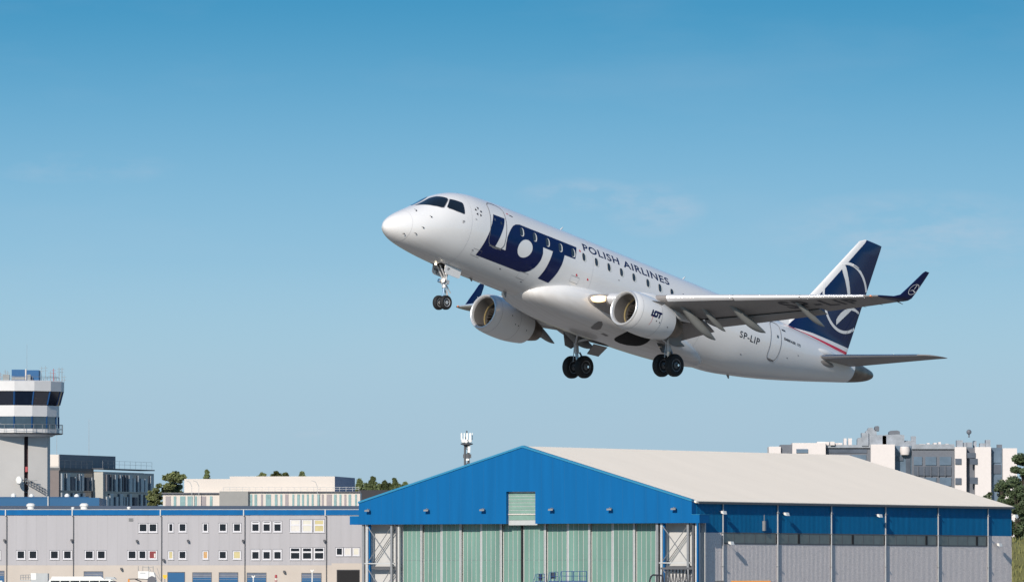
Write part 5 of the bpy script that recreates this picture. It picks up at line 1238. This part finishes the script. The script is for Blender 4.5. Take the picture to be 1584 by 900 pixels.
# slim lamp posts and red beacon before the doors
for px, y0, lab, nm in ((483, 884, 'slim white twin-headed lamp post before the rightmost blue door', 'lamp_post'), (392, 893, 'short forked white pole before the fourth blue door', 'marker_pole'), (427, 893, 'small red and white beacon pole on the apron by the cream wall', 'beacon_pole')):
    F = Front(1025, px); X, Z = F.X, F.Z; lp = empty(nm, F.o, 0, lab, 'pole')
    b = MB(); b.tube((0, 0, 0), (0, 0, Z(y0)), .09, .06, 8); b.build('post', m_lampw, lp)
    b = MB()
    if nm == 'beacon_pole': b.tube((0, 0, Z(y0)), (0, 0, Z(y0) + .35), .16, .12, 8); b.tube((0, 0, Z(898.5)), (0, 0, Z(897)), .16, None, 8)
    else: b.tube((0, 0, Z(y0)), (-.18, 0, Z(y0) + .25), .09, .07, 6); b.tube((0, 0, Z(y0)), (.18, 0, Z(y0) + .25), .09, .07, 6)
    b.build('head', MATS['signal_red'] if nm == 'beacon_pole' else m_lampw, lp)
# blue maintenance stands before the hangar doors
def stand(name, D, p0, p1, ydeck, yrail, label, posts, box=None, stairs=None):
    F = Front(D, (p0 + p1) / 2); X, Z = F.X, F.Z; t = empty(name, F.o, 0, label, 'platform', 'blue steel stands by the hangar doors'); zd, zr = Z(ydeck), Z(yrail); d = 1.6
    b = MB(); b.box(X(p0), X(p1), 0, d, zd - .12, zd); b.build('deck', m_bstairs, t)
    b = MB()
    for px in posts:
        for y in (.03, d - .03): b.tube((X(px), y, zd), (X(px), y, zr), .035, None, 6)
    for h in (zr, (zr + zd) / 2):
        for y in (.03, d - .03): b.tube((X(posts[0]), y, h), (X(posts[-1]), y, h), .03, None, 6)
        b.tube((X(posts[-1]), .03, h), (X(posts[-1]), d, h), .03, None, 6)
    b.build('railing', m_bstairs, t)
    for px in (p0 + .8, p1 - .8):
        for y in (.1, d - .1):
            b = MB(); b.tube((X(px), y, .0), (X(px), y, zd - .12), .06, None, 6); b.build('leg', m_bstairs, t)
    b = MB(); b.bar((X(p0 + .8), .1, .3), (X(p1 - .8), .1, zd - .2), .06); b.bar((X(p1 - .8), .1, .3), (X(p0 + .8), .1, zd - .2), .06); b.build('brace', m_bstairs, t)
    if box: b = MB(); b.box(X(box[0]), X(box[1]), .2, 1.0, Z(box[3]), Z(box[2])); b.build('dark_panel', material('stand_panel', (.02, .03, .06), .5, var=.1), t)
    if stairs:
        b = MB()
        for y in (.05, d - .05):
            b.bar((X(stairs[0]), y, 0.1), (X(p0), y, zd), .10); b.tube((X(stairs[0]), y, 1.1), (X(p0), y, zr), .03, None, 6)
        for k in range(10): f = k / 10; b.box(X(stairs[0] + (p0 - stairs[0]) * f) - .12, X(stairs[0] + (p0 - stairs[0]) * f) + .12, .06, d - .06, .1 + (zd - .1) * f - .02, .1 + (zd - .1) * f + .02)
        b.build('stair_flight', m_bstairs, t)
    return t
stand('maintenance_stand', 985, 829, 843, 898.5, 887, 'low blue stand with a black panel, leftmost before the green doors', (830.5, 836, 842.5), (833, 839, 887.5, 897.5), (815,))
stand('maintenance_stand', 984, 850, 864, 898, 884, 'blue stand with a navy panel and sloping rails, middle of the three', (852, 858, 863), (852.5, 859.5, 885, 894.5), (841,))
stand('maintenance_stand', 983, 868, 908, 897.5, 883, 'longest blue stand with an open railed deck, right of the other two', (869, 876, 885, 887.5, 897, 907.5), None, (858,))
# grey trestle dock and black tow gear at the right bay
F = Front(990, 1045); X, Z = F.X, F.Z
td = empty('trestle_dock', F.o, 0, 'black steel trestle with many slanting legs before the right braced bay', 'trestle')
b = MB(); b.box(X(1022), X(1072), 0, 1.4, Z(880), Z(877)); b.build('top_beam', m_dgrey, td)
for k in range(9):
    px = 1025 + k * 5.3
    for s in (-2.2, 2.2):
        b = MB(); b.bar((X(px), .2 + .11 * k, Z(880)), (X(px + s * 2.4), .2 + .11 * k, 0), .09); b.build('leg', m_dgrey, td)
F = Front(980, 1014); X, Z = F.X, F.Z
tg = empty('tow_frame', F.o, 0, 'small black tubular tow frame left of the trestle', 'frame'); b = MB()
p = [(X(1004), 0, Z(905)), (X(1006), 0, Z(893)), (X(1009.5), 0, Z(888.5)), (X(1024), 0, Z(889.5)), (X(1027), 0, Z(905))]
for q, r in zip(p, p[1:]): b.tube(q, r, .09, None, 7)
for px in (1004, 1016, 1027): b.tube((X(px), 0, Z(890 if px == 1016 else 905)), (X(px), .0, 0), .09, None, 7)
b.build('tube_frame', m_letter, tg); b = MB(); b.box(X(1002), X(1029), -.4, .9, .25, .6); b.build('base_sled', m_dgrey, tg); vehicle_wheels(tg, (X(1004), X(1027)), -.35, .85, .25)
# orange tank truck and dark cabin roof along the side wall
F = Front(960, 1170); X, Z = F.X, F.Z
ot = empty('orange_tanker', F.o, 0, 'orange truck along the grey hangar side, only its top edge showing', 'truck')
zr = Z(897.6)
b = MB(); b.box(X(1131), X(1192), 0, 2.4, 1.1, zr); b.build('tank_body', m_orange, ot)
b = MB(); b.prism([(X(1192) + .05, .5), (X(1211), .5), (X(1211), 1.6), (X(1209), zr - .15), (X(1193), zr - .1)], .05, 2.35); b.build('cab', material('brown_orange', (.16, .055, .015), .5, var=.1), ot)
b = MB(); b.box(X(1130), X(1210), .3, 2.1, .45, 1.05); b.build('chassis', m_dgrey, ot); vehicle_wheels(ot, (X(1140), X(1150), X(1203)), .2, 2.2)
F = Front(965, 1113); X, Z = F.X, F.Z
gc = empty('guard_cabin', F.o, 0, 'low grey cabin roof left of the orange truck', 'cabin')
b = MB(); b.box(X(1106), X(1120), 0, 1.8, 0, Z(898.6)); b.build('wall', m_vg, gc); b = MB(); b.prism([(X(1104), Z(898.6) + .002), (X(1122), Z(898.6) + .002), (X(1118), Z(897.2)), (X(1106), Z(897.8))], -.2, 2.0); b.build('roof', m_dgrey, gc)
